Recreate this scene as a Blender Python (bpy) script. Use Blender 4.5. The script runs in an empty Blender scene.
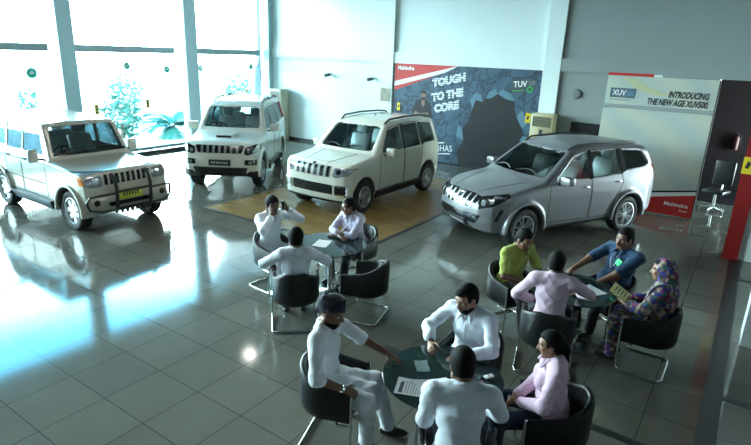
import bpy, bmesh, math, random
import numpy as np
from mathutils import Vector, Matrix
from mathutils.bvhtree import BVHTree

random.seed(7)
rng = np.random.default_rng(7)
PI = math.pi
SC = bpy.context.scene
COL = SC.collection
f32 = np.float32

# ------------------------------------------------------------------ objects
def new_mesh(name, verts, faces, mats=(), fmat=None, smooth=True, sharp=None):
    me = bpy.data.meshes.new(name)
    if isinstance(faces, np.ndarray):
        n = len(verts); k = faces.shape[1]; m = len(faces)
        me.vertices.add(n); me.vertices.foreach_set('co', np.asarray(verts, f32).ravel())
        me.loops.add(m * k); me.loops.foreach_set('vertex_index', faces.astype(np.int32).ravel())
        me.polygons.add(m); me.polygons.foreach_set('loop_start', np.arange(0, m * k, k, dtype=np.int32))
        me.update(calc_edges=True)
    else:
        me.from_pydata([tuple(v) for v in verts], [], [tuple(f) for f in faces])
        me.update()
    for m_ in mats:
        me.materials.append(m_)
    if fmat is not None:
        me.polygons.foreach_set('material_index', np.asarray(fmat, np.int32))
    if smooth:
        me.polygons.foreach_set('use_smooth', np.ones(len(me.polygons), bool))
        if sharp:
            me.set_sharp_from_angle(angle=math.radians(sharp))
    me.update()
    return me

def link(name, me, parent=None, label=None):
    o = bpy.data.objects.new(name, me)
    COL.objects.link(o)
    if parent is not None:
        o.parent = parent
    if label:
        o['label'] = label
    return o

def thing(name, label, cat, loc=(0, 0, 0), rz=0.0, group=None):
    o = bpy.data.objects.new(name, None)
    o.empty_display_size = 0.2
    COL.objects.link(o)
    o.location = loc
    o.rotation_euler = (0, 0, rz)
    tag(o, label, cat, group)
    return o

def tag(o, label, cat, group=None):
    o['label'] = label
    o['category'] = cat
    if group:
        o['group'] = group
    return o

def struct(o):
    o['kind'] = 'structure'
    return o

def copy_tree(o, parent=None):
    c = o.copy()
    COL.objects.link(c)
    if parent is not None:
        c.parent = parent
    for ch in list(o.children):
        copy_tree(ch, c)
    return c

class MB:
    """collects simple solids into one mesh"""
    def __init__(s):
        s.v = []; s.f = []; s.m = []
    def add(s, verts, faces, mi=0, M=None):
        b = len(s.v)
        for v in verts:
            v = Vector(v)
            s.v.append(M @ v if M is not None else v)
        for f in faces:
            s.f.append([b + i for i in f]); s.m.append(mi)
        return s
    def box(s, x0, x1, y0, y1, z0, z1, mi=0, M=None, bev=0.0):
        if bev > 0:
            bm = bmesh.new()
            bmesh.ops.create_cube(bm, size=1)
            for v in bm.verts:
                v.co = Vector(((x0 + x1) / 2 + v.co.x * (x1 - x0), (y0 + y1) / 2 + v.co.y * (y1 - y0), (z0 + z1) / 2 + v.co.z * (z1 - z0)))
            bmesh.ops.bevel(bm, geom=list(bm.edges), offset=bev, segments=2, affect='EDGES', profile=0.5)
            bm.verts.index_update()
            s.add([v.co.copy() for v in bm.verts], [[v.index for v in f.verts] for f in bm.faces], mi, M)
            bm.free()
            return s
        v = [(x, y, z) for x in (x0, x1) for y in (y0, y1) for z in (z0, z1)]
        f = [(0, 1, 3, 2), (4, 6, 7, 5), (0, 4, 5, 1), (2, 3, 7, 6), (0, 2, 6, 4), (1, 5, 7, 3)]
        return s.add(v, f, mi, M)
    def tube(s, pts, r, n=8, mi=0, closed=False, M=None):
        pts = [Vector(p) for p in pts]
        N = len(pts)
        rs = r if isinstance(r, (list, tuple)) else [r] * N
        t0 = (pts[1] - pts[0]).normalized()
        up = Vector((0, 0, 1)) if abs(t0.z) < 0.9 else Vector((1, 0, 0))
        a = t0.cross(up).normalized()
        V = []; Fc = []
        for i in range(N):
            if closed:
                t = (pts[(i + 1) % N] - pts[i - 1]).normalized()
            elif i == 0:
                t = (pts[1] - pts[0]).normalized()
            elif i == N - 1:
                t = (pts[-1] - pts[-2]).normalized()
            else:
                t = ((pts[i + 1] - pts[i]).normalized() + (pts[i] - pts[i - 1]).normalized())
                t = t.normalized() if t.length > 1e-6 else (pts[i + 1] - pts[i]).normalized()
            a = (a - t * a.dot(t))
            a = a.normalized() if a.length > 1e-6 else t.orthogonal().normalized()
            b = t.cross(a)
            for j in range(n):
                w = 2 * PI * j / n
                V.append(pts[i] + (a * math.cos(w) + b * math.sin(w)) * rs[i])
        for i in range(N if closed else N - 1):
            k = (i + 1) % N
            for j in range(n):
                Fc.append((i * n + j, i * n + (j + 1) % n, k * n + (j + 1) % n, k * n + j))
        if not closed:
            Fc.append(tuple(range(n))[::-1]); Fc.append(tuple((N - 1) * n + j for j in range(n)))
        return s.add(V, Fc, mi, M)
    def lathe(s, prof, n=32, mi=0, M=None, axis='z', cap=True):
        V = []; Fc = []
        L = len(prof)
        for i in range(n):
            w = 2 * PI * i / n
            for (r, z) in prof:
                if axis == 'z': V.append((r * math.cos(w), r * math.sin(w), z))
                else: V.append((r * math.cos(w), z, -r * math.sin(w)))
        for i in range(n):
            k = (i + 1) % n
            for j in range(L - 1):
                Fc.append((i * L + j, k * L + j, k * L + j + 1, i * L + j + 1))
        if cap:
            if prof[0][0] > 1e-6: Fc.append(tuple(i * L for i in range(n))[::-1])
            if prof[-1][0] > 1e-6: Fc.append(tuple(i * L + L - 1 for i in range(n)))
        return s.add(V, Fc, mi, M)
    def prism(s, poly, z0, z1, mi=0, M=None):
        n = len(poly)
        V = [(p[0], p[1], z0) for p in poly] + [(p[0], p[1], z1) for p in poly]
        Fc = [tuple(range(n))[::-1], tuple(range(n, 2 * n))] + [(i, (i + 1) % n, n + (i + 1) % n, n + i) for i in range(n)]
        return s.add(V, Fc, mi, M)
    def build(s, name, mats, parent=None, label=None, smooth=True, sharp=40, loc=None):
        if not isinstance(mats, (list, tuple)): mats = [mats]
        me = new_mesh(name, s.v, s.f, mats, s.m, smooth, sharp)
        bm = bmesh.new(); bm.from_mesh(me)
        bmesh.ops.recalc_face_normals(bm, faces=bm.faces)
        bm.to_mesh(me); bm.free()
        o = link(name, me, parent, label)
        if loc is not None: o.location = loc
        return o

# ------------------------------------------------------------------ materials
def nt_new(name):
    m = bpy.data.materials.new(name)
    m.use_nodes = True
    nt = m.node_tree
    b = nt.nodes['Principled BSDF']
    return m, nt, b

def N(nt, typ, **kw):
    n = nt.nodes.new(typ)
    for k, v in kw.items():
        setattr(n, k, v)
    return n

def mat(name, col, rough=0.5, metal=0.0, var=0.12, scale=12.0, spec=0.5, coat=0.0, bump=0.0, bscale=60.0, emit=None, estr=0.0, sheen=0.0):
    m, nt, b = nt_new(name)
    tc = N(nt, 'ShaderNodeTexCoord')
    nz = N(nt, 'ShaderNodeTexNoise'); nz.inputs['Scale'].default_value = scale; nz.inputs['Detail'].default_value = 4
    nt.links.new(tc.outputs['Object'], nz.inputs['Vector'])
    mr = N(nt, 'ShaderNodeMapRange'); mr.inputs['To Min'].default_value = 1 - var; mr.inputs['To Max'].default_value = 1 + var
    nt.links.new(nz.outputs['Fac'], mr.inputs['Value'])
    mx = N(nt, 'ShaderNodeVectorMath', operation='SCALE')
    mx.inputs[0].default_value = col[:3]
    nt.links.new(mr.outputs['Result'], mx.inputs['Scale'])
    nt.links.new(mx.outputs['Vector'], b.inputs['Base Color'])
    b.inputs['Roughness'].default_value = rough
    b.inputs['Metallic'].default_value = metal
    b.inputs['Specular IOR Level'].default_value = spec
    b.inputs['Coat Weight'].default_value = coat
    b.inputs['Coat Roughness'].default_value = 0.04
    if sheen:
        b.inputs['Sheen Weight'].default_value = sheen
    if bump:
        n2 = N(nt, 'ShaderNodeTexNoise'); n2.inputs['Scale'].default_value = bscale; n2.inputs['Detail'].default_value = 5
        nt.links.new(tc.outputs['Object'], n2.inputs['Vector'])
        bp = N(nt, 'ShaderNodeBump'); bp.inputs['Strength'].default_value = bump; bp.inputs['Distance'].default_value = 0.01
        nt.links.new(n2.outputs['Fac'], bp.inputs['Height'])
        nt.links.new(bp.outputs['Normal'], b.inputs['Normal'])
    if emit:
        b.inputs['Emission Color'].default_value = (*emit, 1); b.inputs['Emission Strength'].default_value = estr
    return m

def glass_mat(name, tint, refl_rough=0.02, ior=1.5):
    m = bpy.data.materials.new(name); m.use_nodes = True
    nt = m.node_tree; nt.nodes.clear()
    out = N(nt, 'ShaderNodeOutputMaterial')
    tr = N(nt, 'ShaderNodeBsdfTransparent'); tr.inputs['Color'].default_value = (*tint, 1)
    gl = N(nt, 'ShaderNodeBsdfGlossy'); gl.inputs['Roughness'].default_value = refl_rough
    fr = N(nt, 'ShaderNodeFresnel'); fr.inputs['IOR'].default_value = ior
    nz = N(nt, 'ShaderNodeTexNoise'); nz.inputs['Scale'].default_value = 3.0
    mr = N(nt, 'ShaderNodeMapRange'); mr.inputs['To Min'].default_value = 0.9; mr.inputs['To Max'].default_value = 1.0
    mu = N(nt, 'ShaderNodeMath', operation='MULTIPLY')
    mi = N(nt, 'ShaderNodeMixShader')
    nt.links.new(nz.outputs['Fac'], mr.inputs['Value'])
    nt.links.new(fr.outputs['Fac'], mu.inputs[0]); nt.links.new(mr.outputs['Result'], mu.inputs[1])
    nt.links.new(mu.outputs['Value'], mi.inputs['Fac'])
    nt.links.new(tr.outputs['BSDF'], mi.inputs[1]); nt.links.new(gl.outputs['BSDF'], mi.inputs[2])
    nt.links.new(mi.outputs['Shader'], out.inputs['Surface'])
    return m

# ------------------------------------------------------------------ signed-distance shapes
class Field:
    def __init__(s, lo, hi, h):
        s.lo = np.array(lo, f32); s.h = h
        n = np.ceil((np.array(hi) - np.array(lo)) / h).astype(int) + 1
        s.ax = [(s.lo[i] + h * np.arange(n[i])).astype(f32) for i in range(3)]
        s.D = np.full(n, 5.0, f32)
        s.I = np.zeros(n, np.int8)
    def _sl(s, lo, hi, pad):
        r = []
        for i in range(3):
            a = int(np.floor((lo[i] - pad - s.lo[i]) / s.h)); b = int(np.ceil((hi[i] + pad - s.lo[i]) / s.h)) + 1
            r.append(slice(max(a, 0), max(min(b, len(s.ax[i])), 0)))
        return tuple(r)
    def _xyz(s, sl):
        return s.ax[0][sl[0]][:, None, None], s.ax[1][sl[1]][None, :, None], s.ax[2][sl[2]][None, None, :]
    def op(s, fn, lo, hi, k=0.0, op='u', tag=None):
        sl = s._sl(lo, hi, k + 2.5 * s.h)
        X, Y, Z = s._xyz(sl)
        if X.size == 0 or Y.size == 0 or Z.size == 0: return s
        d = fn(X, Y, Z).astype(f32)
        D = s.D[sl]
        if op == 'u':
            if tag is not None:
                I = s.I[sl]; I[d < D] = tag
            if k > 0:
                hh = np.maximum(k - np.abs(D - d), 0) / k
                s.D[sl] = np.minimum(D, d) - hh * hh * k * 0.25
            else:
                s.D[sl] = np.minimum(D, d)
        elif op == 's':
            d = -d
            if tag is not None:
                I = s.I[sl]; I[d > D] = tag
            if k > 0:
                hh = np.maximum(k - np.abs(D - d), 0) / k
                s.D[sl] = np.maximum(D, d) + hh * hh * k * 0.25
            else:
                s.D[sl] = np.maximum(D, d)
        return s
    def cap(s, a, b, ra, rb=None, k=0.0, op='u', tag=None):
        a = np.array(a, f32); b = np.array(b, f32); rb = ra if rb is None else rb
        ba = b - a; L = float(ba @ ba) + 1e-9; R = max(ra, rb)
        def fn(X, Y, Z):
            px, py, pz = X - a[0], Y - a[1], Z - a[2]
            t = np.clip((px * ba[0] + py * ba[1] + pz * ba[2]) / L, 0, 1)
            return np.sqrt((px - t * ba[0]) ** 2 + (py - t * ba[1]) ** 2 + (pz - t * ba[2]) ** 2) - (ra + (rb - ra) * t)
        return s.op(fn, np.minimum(a, b) - R, np.maximum(a, b) + R, k, op, tag)
    def ell(s, c, rad, R=None, k=0.0, op='u', tag=None):
        c = np.array(c, f32); rad = np.array(rad, f32)
        R = np.eye(3, dtype=f32) if R is None else np.array(R, f32)   # columns = local axes
        def fn(X, Y, Z):
            px, py, pz = X - c[0], Y - c[1], Z - c[2]
            q = [(px * R[0, i] + py * R[1, i] + pz * R[2, i]) for i in range(3)]
            k0 = np.sqrt(sum((q[i] / rad[i]) ** 2 for i in range(3)))
            k1 = np.sqrt(sum((q[i] / rad[i] ** 2) ** 2 for i in range(3))) + 1e-6
            return k0 * (k0 - 1) / k1
        m = max(rad)
        return s.op(fn, c - m, c + m, k, op, tag)
    def box(s, c, half, R=None, r=0.0, k=0.0, op='u', tag=None):
        c = np.array(c, f32); half = np.array(half, f32)
        R = np.eye(3, dtype=f32) if R is None else np.array(R, f32)
        def fn(X, Y, Z):
            px, py, pz = X - c[0], Y - c[1], Z - c[2]
            q = [np.abs(px * R[0, i] + py * R[1, i] + pz * R[2, i]) - (half[i] - r) for i in range(3)]
            o = np.sqrt(sum(np.maximum(q[i], 0) ** 2 for i in range(3)))
            return o + np.minimum(np.maximum(np.maximum(q[0], q[1]), q[2]), 0) - r
        m = float(np.linalg.norm(half))
        return s.op(fn, c - m, c + m, k, op, tag)
    def mesh(s):
        D = s.D; h = s.h
        ins = D < 0
        n = np.array(D.shape)
        cnt = np.zeros(n - 1, np.int8)
        for dx in (0, 1):
            for dy in (0, 1):
                for dz in (0, 1):
                    cnt += ins[dx:n[0] - 1 + dx, dy:n[1] - 1 + dy, dz:n[2] - 1 + dz]
        act = (cnt > 0) & (cnt < 8)
        ci = np.argwhere(act)
        idx = np.full(n - 1, -1, np.int32); idx[act] = np.arange(len(ci))
        corners = {}
        for dx in (0, 1):
            for dy in (0, 1):
                for dz in (0, 1):
                    corners[(dx, dy, dz)] = D[ci[:, 0] + dx, ci[:, 1] + dy, ci[:, 2] + dz]
        acc = np.zeros((len(ci), 3)); num = np.zeros(len(ci))
        for a in corners:
            for ax in range(3):
                if a[ax] == 0:
                    b = list(a); b[ax] = 1; b = tuple(b)
                    da, db = corners[a], corners[b]
                    cr = (da < 0) != (db < 0)
                    t = np.where(cr, da / (da - db + 1e-12), 0)
                    p = np.array(a, float)[None, :].repeat(len(ci), 0); p[:, ax] += t
                    acc += p * cr[:, None]; num += cr
        V = s.lo[None, :] + (ci + acc / num[:, None]) * h
        Q = []
        for ax in range(3):
            sa = [slice(1, n[i] - 1) for i in range(3)]; sb = list(sa)
            sa[ax] = slice(0, n[ax] - 1); sb[ax] = slice(1, n[ax])
            A = ins[tuple(sa)]; B = ins[tuple(sb)]
            e = np.argwhere(A != B)
            if len(e) == 0: continue
            flip = ~A[e[:, 0], e[:, 1], e[:, 2]]
            off = np.array([1, 1, 1]); off[ax] = 0
            e = e + off
            u, v = (ax + 1) % 3, (ax + 2) % 3
            qs = []
            for (du, dv) in ((-1, -1), (0, -1), (0, 0), (-1, 0)):
                c = e.copy(); c[:, u] += du; c[:, v] += dv
                qs.append(idx[c[:, 0], c[:, 1], c[:, 2]])
            q = np.stack(qs, 1)
            q[flip] = q[flip][:, ::-1]
            Q.append(q)
        Q = np.concatenate(Q)
        Q = Q[(Q >= 0).all(1)]
        T = s.I[ci[:, 0], ci[:, 1], ci[:, 2]]
        ft = T[Q[:, 0]]
        return V.astype(f32), Q, ft
    def build(s, name, mats, parent=None, label=None, sharp=None, smooth_it=0):
        V, Q, ft = s.mesh()
        if smooth_it:
            V = relax(V, Q, smooth_it)
        if not isinstance(mats, (list, tuple)): mats = [mats]
        me = new_mesh(name, V, Q, mats, np.clip(ft, 0, len(mats) - 1), True, sharp)
        return link(name, me, parent, label)

def relax(V, Q, it=1):
    n = len(V)
    E = np.concatenate([Q[:, [0, 1]], Q[:, [1, 2]], Q[:, [2, 3]], Q[:, [3, 0]]])
    for _ in range(it):
        acc = np.zeros((n, 3)); c = np.zeros(n)
        np.add.at(acc, E[:, 0], V[E[:, 1]]); np.add.at(c, E[:, 0], 1)
        np.add.at(acc, E[:, 1], V[E[:, 0]]); np.add.at(c, E[:, 1], 1)
        V = (V * 0.5 + 0.5 * acc / np.maximum(c, 1)[:, None])
    return V.astype(f32)

def poly_sd(P, X, Z):
    """signed distance to a polygon, broadcasting arrays X, Z"""
    P = np.array(P, f32); n = len(P)
    d = None; s = None
    for i in range(n):
        a = P[i]; b = P[(i + 1) % n]
        ex, ez = b[0] - a[0], b[1] - a[1]
        wx, wz = X - a[0], Z - a[1]
        t = np.clip((wx * ex + wz * ez) / (ex * ex + ez * ez + 1e-12), 0, 1)
        dd = (wx - ex * t) ** 2 + (wz - ez * t) ** 2
        c1 = Z >= a[1]; c2 = Z < b[1]; c3 = ex * wz > ez * wx
        fl = (c1 & c2 & c3) | (~c1 & ~c2 & ~c3)
        if d is None:
            d = dd; s = fl
        else:
            d = np.minimum(d, dd); s = s ^ fl
    return np.where(s, -np.sqrt(d), np.sqrt(d)).astype(f32)

def smax(a, b, k):
    hh = np.maximum(k - np.abs(a - b), 0) / k
    return np.maximum(a, b) + hh * hh * k * 0.25
# ------------------------------------------------------------------ room
XW, YB, ZC = -16.25, 16.10, 6.3
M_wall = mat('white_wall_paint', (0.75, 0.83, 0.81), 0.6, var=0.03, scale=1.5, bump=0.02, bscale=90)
M_ceil = mat('ceiling_paint', (0.16, 0.165, 0.16), 0.8, var=0.04, scale=2)
M_frame = mat('window_frame_paint', (0.30, 0.42, 0.44), 0.45, var=0.05)
M_colw = mat('column_paint', (0.48, 0.68, 0.72), 0.5, var=0.03)
M_dark = mat('dark_granite', (0.02, 0.021, 0.022), 0.35, var=0.3, scale=40)
M_red = mat('red_paint', (0.25, 0.008, 0.008), 0.4, var=0.06)
M_wallg = mat('grey_wall', (0.245, 0.275, 0.27), 0.6, var=0.04, scale=1.5, bump=0.02, bscale=90)  # greyer and darker than the main wall, for the back wall's right part
M_pane = glass_mat('window_glass', (0.93, 0.97, 0.97), ior=1.45)

def floor_material():
    m, nt, b = nt_new('polished_floor_tile')
    geo = N(nt, 'ShaderNodeTexCoord'); sep = N(nt, 'ShaderNodeSeparateXYZ')
    nt.links.new(geo.outputs['Object'], sep.inputs[0])
    def ma(op, a, bb=None, cc=None):
        n = N(nt, 'ShaderNodeMath', operation=op)
        for i, v in enumerate((a, bb, cc)):
            if v is None: continue
            if hasattr(v, 'links'): nt.links.new(v, n.inputs[i])
            else: n.inputs[i].default_value = v
        return n.outputs[0]
    u = ma('DIVIDE', ma('ADD', sep.outputs['X'], 5.50), .645)
    v = ma('DIVIDE', ma('ADD', sep.outputs['Y'], -1.80), .634)
    du = ma('ABSOLUTE', ma('SUBTRACT', ma('FRACT', ma('ADD', u, .5)), .5))
    dv = ma('ABSOLUTE', ma('SUBTRACT', ma('FRACT', ma('ADD', v, .5)), .5))
    d = ma('MINIMUM', du, dv)
    g = ma('LESS_THAN', d, .0075)
    cmb = N(nt, 'ShaderNodeCombineXYZ')
    nt.links.new(ma('FLOOR', u), cmb.inputs[0]); nt.links.new(ma('FLOOR', v), cmb.inputs[1])
    wn = N(nt, 'ShaderNodeTexWhiteNoise', noise_dimensions='2D'); nt.links.new(cmb.outputs[0], wn.inputs['Vector'])
    cr = N(nt, 'ShaderNodeValToRGB')
    cr.color_ramp.elements[0].position = 0.0; cr.color_ramp.elements[0].color = (*FLOOR_A, 1)
    cr.color_ramp.elements[1].position = 1.0; cr.color_ramp.elements[1].color = (*FLOOR_B, 1)
    nt.links.new(wn.outputs['Value'], cr.inputs[0])
    nz = N(nt, 'ShaderNodeTexNoise'); nz.inputs['Scale'].default_value = 2.2; nz.inputs['Detail'].default_value = 6
    nt.links.new(geo.outputs['Object'], nz.inputs['Vector'])
    mr = N(nt, 'ShaderNodeMapRange'); mr.inputs['To Min'].default_value = .85; mr.inputs['To Max'].default_value = 1.15
    nt.links.new(nz.outputs['Fac'], mr.inputs['Value'])
    sc = N(nt, 'ShaderNodeVectorMath', operation='SCALE'); nt.links.new(cr.outputs['Color'], sc.inputs[0]); nt.links.new(mr.outputs['Result'], sc.inputs['Scale'])
    mx = N(nt, 'ShaderNodeMix', data_type='RGBA'); nt.links.new(g, mx.inputs['Factor'])
    nt.links.new(sc.outputs['Vector'], mx.inputs['A']); mx.inputs['B'].default_value = (.045, .044, .038, 1)
    nt.links.new(mx.outputs['Result'], b.inputs['Base Color'])
    r2 = N(nt, 'ShaderNodeMapRange'); r2.inputs['To Min'].default_value = FLOOR_R[0]; r2.inputs['To Max'].default_value = FLOOR_R[1]
    nt.links.new(nz.outputs['Fac'], r2.inputs['Value'])
    nt.links.new(r2.outputs['Result'], b.inputs['Roughness'])
    b.inputs['Specular IOR Level'].default_value = FLOOR_SPEC
    return m
FLOOR_A = (.118, .113, .093); FLOOR_B = (.138, .130, .106); FLOOR_R = (.06, .11); FLOOR_SPEC = .55

def wood_material():
    m, nt, b = nt_new('wood_inlay')
    tc = N(nt, 'ShaderNodeTexCoord')
    br = N(nt, 'ShaderNodeTexBrick'); br.inputs['Scale'].default_value = 1.0
    br.inputs['Brick Width'].default_value = 1.2; br.inputs['Row Height'].default_value = .14; br.inputs['Mortar Size'].default_value = .004
    br.inputs['Color1'].default_value = (.32, .185, .06, 1); br.inputs['Color2'].default_value = (.25, .14, .045, 1); br.inputs['Mortar'].default_value = (.09, .05, .02, 1)
    nt.links.new(tc.outputs['Object'], br.inputs['Vector'])
    mp = N(nt, 'ShaderNodeMapping'); mp.inputs['Scale'].default_value = (2, 24, 2)
    nt.links.new(tc.outputs['Object'], mp.inputs['Vector'])
    nz = N(nt, 'ShaderNodeTexNoise'); nz.inputs['Scale'].default_value = 1.5; nz.inputs['Detail'].default_value = 8
    nt.links.new(mp.outputs['Vector'], nz.inputs['Vector'])
    mr = N(nt, 'ShaderNodeMapRange'); mr.inputs['To Min'].default_value = .7; mr.inputs['To Max'].default_value = 1.3
    nt.links.new(nz.outputs['Fac'], mr.inputs['Value'])
    sc = N(nt, 'ShaderNodeVectorMath', operation='SCALE'); nt.links.new(br.outputs['Color'], sc.inputs[0]); nt.links.new(mr.outputs['Result'], sc.inputs['Scale'])
    nt.links.new(sc.outputs['Vector'], b.inputs['Base Color'])
    b.inputs['Roughness'].default_value = .22
    return m

XR, YF = 4.0, -4.0
struct(MB().box(XW - .5, XR, YF, YB + .3, -.30, 0).build('floor', floor_material(), smooth=False))
struct(MB().box(-9.66, -5.42, 7.60, 13.9, 0, .006).build('trim_1', wood_material(), smooth=False))
fr = MB(); 
for (a, b, c, d) in ((-9.72, -5.36, 7.54, 7.60), (-9.72, -5.36, 13.9, 13.96), (-9.72, -9.66, 7.60, 13.9), (-5.42, -5.36, 7.60, 13.9)):
    fr.box(a, b, c, d, 0, .008)
struct(fr.build('trim_2', M_dark, smooth=False))
# dark granite bands in the floor
bands = MB()
bands.box(.13, .31, -2, 16.0, 0, .004)
struct(bands.build('trim_3', M_dark, smooth=False))
b2 = MB()
for y in (6.40, 10.55): b2.box(.31, 4.0, y - .05, y + .05, 0, .004)
struct(b2.build('trim_4', M_dark, smooth=False))
struct(MB().box(-3.2, .13, 4.98, 5.07, 0, .004).build('trim_5', M_dark, smooth=False))

struct(MB().box(XW - .5, -.86, YB, YB + .3, 0, ZC).build('wall_back', M_wall, smooth=False))
# room through the opening beside the banner, its gloom put into near-black colour
M_gloom = mat('dark_room_gloom', (.020, .016, .017), .9, var=.08, spec=.03)
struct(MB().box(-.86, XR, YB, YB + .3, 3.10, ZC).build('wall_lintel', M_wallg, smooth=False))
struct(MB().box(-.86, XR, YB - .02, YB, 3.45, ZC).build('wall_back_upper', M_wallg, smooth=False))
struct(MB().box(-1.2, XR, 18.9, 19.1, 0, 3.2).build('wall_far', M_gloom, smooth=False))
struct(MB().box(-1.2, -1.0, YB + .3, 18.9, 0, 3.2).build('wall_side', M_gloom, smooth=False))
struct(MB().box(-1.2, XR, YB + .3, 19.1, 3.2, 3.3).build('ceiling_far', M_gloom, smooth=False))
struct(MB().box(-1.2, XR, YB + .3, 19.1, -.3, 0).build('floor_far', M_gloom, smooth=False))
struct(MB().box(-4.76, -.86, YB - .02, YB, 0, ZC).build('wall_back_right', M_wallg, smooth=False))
M_shade = mat('dark_wall_paint', (.12, .115, .11), .7, var=.05)
struct(MB().box(XW - .5, XR, YF - .3, YF, 0, ZC).build('wall_front', M_shade, smooth=False))
struct(MB().box(XR, XR + .3, YF, YB, 0, ZC).build('wall_right', M_shade, smooth=False))
struct(MB().box(XW - .5, XR, YF, YB + .3, ZC, ZC + .2).build('ceiling', M_ceil, smooth=False))
struct(MB().box(XW + .02, -4.74, YB - .07, YB, 3.10, 3.45).build('trim_6', M_wall, smooth=False))
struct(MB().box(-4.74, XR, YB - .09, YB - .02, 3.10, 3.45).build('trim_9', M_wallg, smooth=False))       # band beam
for i, (a, b) in enumerate(((-10.86, -10.29), (-5.22, -4.74))):
    struct(MB().box(a, b, YB - .10, YB, 0, ZC).build('column', M_wall, smooth=False))
struct(MB().box(XW, XW + .32, YB - .22, YB, 0, ZC).build('column', M_colw, smooth=False))
struct(MB().box(XW + .3, -.86, YB - .03, YB, 0, .10).build('baseboard_back', M_dark, smooth=False))

# glazed wall: columns, panes with transoms, granite kerb, header
cols = [(8.12, 8.56), (12.28, 12.76), (3.95, 4.40), (-.22, .23), (-4.0, -3.9)]
for a, b in cols:
    struct(MB().box(XW - .28, XW + .06, a, b, 0, ZC).build('column', M_colw, smooth=False))
struct(MB().box(XW - .3, XW + .06, YF, YB, 5.95, ZC).build('trim_7', M_colw, smooth=False))
struct(MB().box(XW - .3, XW + .30, YF, YB, 0, .10, bev=.01).build('baseboard_left', M_dark, smooth=False))
spans = [(12.76, YB - .2, 15.78), (8.56, 12.28, 11.9), (4.40, 8.12, 7.87), (.23, 3.95, 3.7), (-3.9, -.22, -.5)]
for i, (a, b, e) in enumerate(spans):
    w = struct(MB().box(XW - .136, XW - .124, a, b, .10, 5.95).build('window_%d' % (i + 1), M_pane, smooth=False))
    MB().box(XW - .20, XW - .02, a, e, 3.13, 3.33, bev=.008).build('transom', M_frame, w, smooth=False)
    sl = MB().box(XW - .16, XW - .10, a, b, .10, .16); sl.box(XW - .16, XW - .10, a, b, 5.89, 5.95)
    sl.build('window_frame', M_frame, w, smooth=False)

# red clad pillar and white partition on the right
struct(MB().box(0.0, .25, 11.62, 11.95, 0, ZC).build('trim_8', M_red, smooth=False))
struct(MB().box(.25, XR, 11.70, 11.90, 0, ZC).build('wall_inner', M_wall, smooth=False))
struct(MB().box(.42, .95, 7.90, 8.5, 0, ZC).build('column', mat('gloss_white_panel', (.86, .88, .90), .3, var=.02), smooth=False))

# outside
M_pave = mat('outside_paving', (.62, .62, .60), .8, var=.08, scale=1)
g_ = struct(MB().box(-90, XW - .55, -60, 80, -.4, -.15).build('ground', M_pave, smooth=False))
M_leaf = mat('leaf_green', (.03, .13, .085), .6, var=.5, scale=3)
M_bark = mat('bark', (.14, .10, .07), .9, var=.3)
def tree(x, y, hgt, rad, label, palm=False, n=420):
    t = thing('palm_tree' if palm else 'shrub_tree', label, 'tree', (x, y, -.15), random.uniform(0, 6), 'plants outside the glass wall')
    tr = MB()
    ht = hgt - (rad * .3 if palm else rad)
    tr.tube([(0, 0, 0), (.04, .03, ht * .5), (0, .05, ht)], [.09, .07, .05], 8)
    if not palm:
        for i in range(5):
            a = i * 1.3
            tr.tube([(0, .05, ht * .6), (rad * .5 * math.cos(a), rad * .5 * math.sin(a), ht + rad * .3)], [.035, .012], 6)
    tr.build('trunk', M_bark, t)
    lf = MB()
    if palm:
        for i in range(16):
            a = i * 2.399; el = random.uniform(-.1, 1.1)
            pts = []
            for s in np.linspace(0, 1, 7):
                r = rad * 1.25 * s
                pts.append(Vector((r * math.cos(a) * math.cos(el * .7), r * math.sin(a) * math.cos(el * .7), ht + r * math.sin(el) - 1.0 * rad * s * s * .7)))
            for j in range(1, 7):
                for sd in (-1, 1):
                    for q in (0, .33, .66):
                        p = pts[j].lerp(pts[j - 1], q); t_ = (pts[j] - pts[j - 1]).normalized()
                        sv = t_.cross(Vector((0, 0, 1))).normalized() * sd
                        L = rad * .38 * (1 - .5 * j / 7)
                        tip = p + sv * L + t_ * L * .6 - Vector((0, 0, L * .35))
                        lf.add([p, p + t_ * .13, tip], [(0, 1, 2)])
    else:
        for i in range(n):
            u = Vector((random.gauss(0, 1), random.gauss(0, 1), random.gauss(0, 1))).normalized() * rad * random.uniform(.45, 1)
            p = Vector((u.x, u.y, u.z * 1.2 + ht + rad * .3))
            a = Vector((random.gauss(0, 1), random.gauss(0, 1), random.gauss(0, .6))).normalized() * random.uniform(.09, .2)
            b = a.cross(Vector((random.gauss(0, 1), random.gauss(0, 1), random.gauss(0, 1)))).normalized() * .06
            lf.add([p - a, p + b, p + a, p - b], [(0, 1, 2, 3)])
    lf.build('foliage', M_leaf, t, smooth=False)
    return t
tree(-20.3, 12.2, 1.35, .78, 'leafy shrub outside the middle pane, left of the palm')
tree(-19.6, 13.95, .75, 1.15, 'palm outside the glass close beside the second window column', True)
tree(-27.0, 16.6, 1.6, .9, 'low bush growing outside beyond the middle pane, behind shrub and palm', n=380)
tree(-20.0, 17.0, .5, .95, 'palm outside the glass of the last pane, above the tall white SUV', True)
tree(-24, 21.5, 1.7, .9, 'bush outside the last pane, farther off than the palm there')
tree(-24, 10.6, 1.5, .45, 'thin pale shrub outside the leftmost glass pane', n=70)

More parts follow.
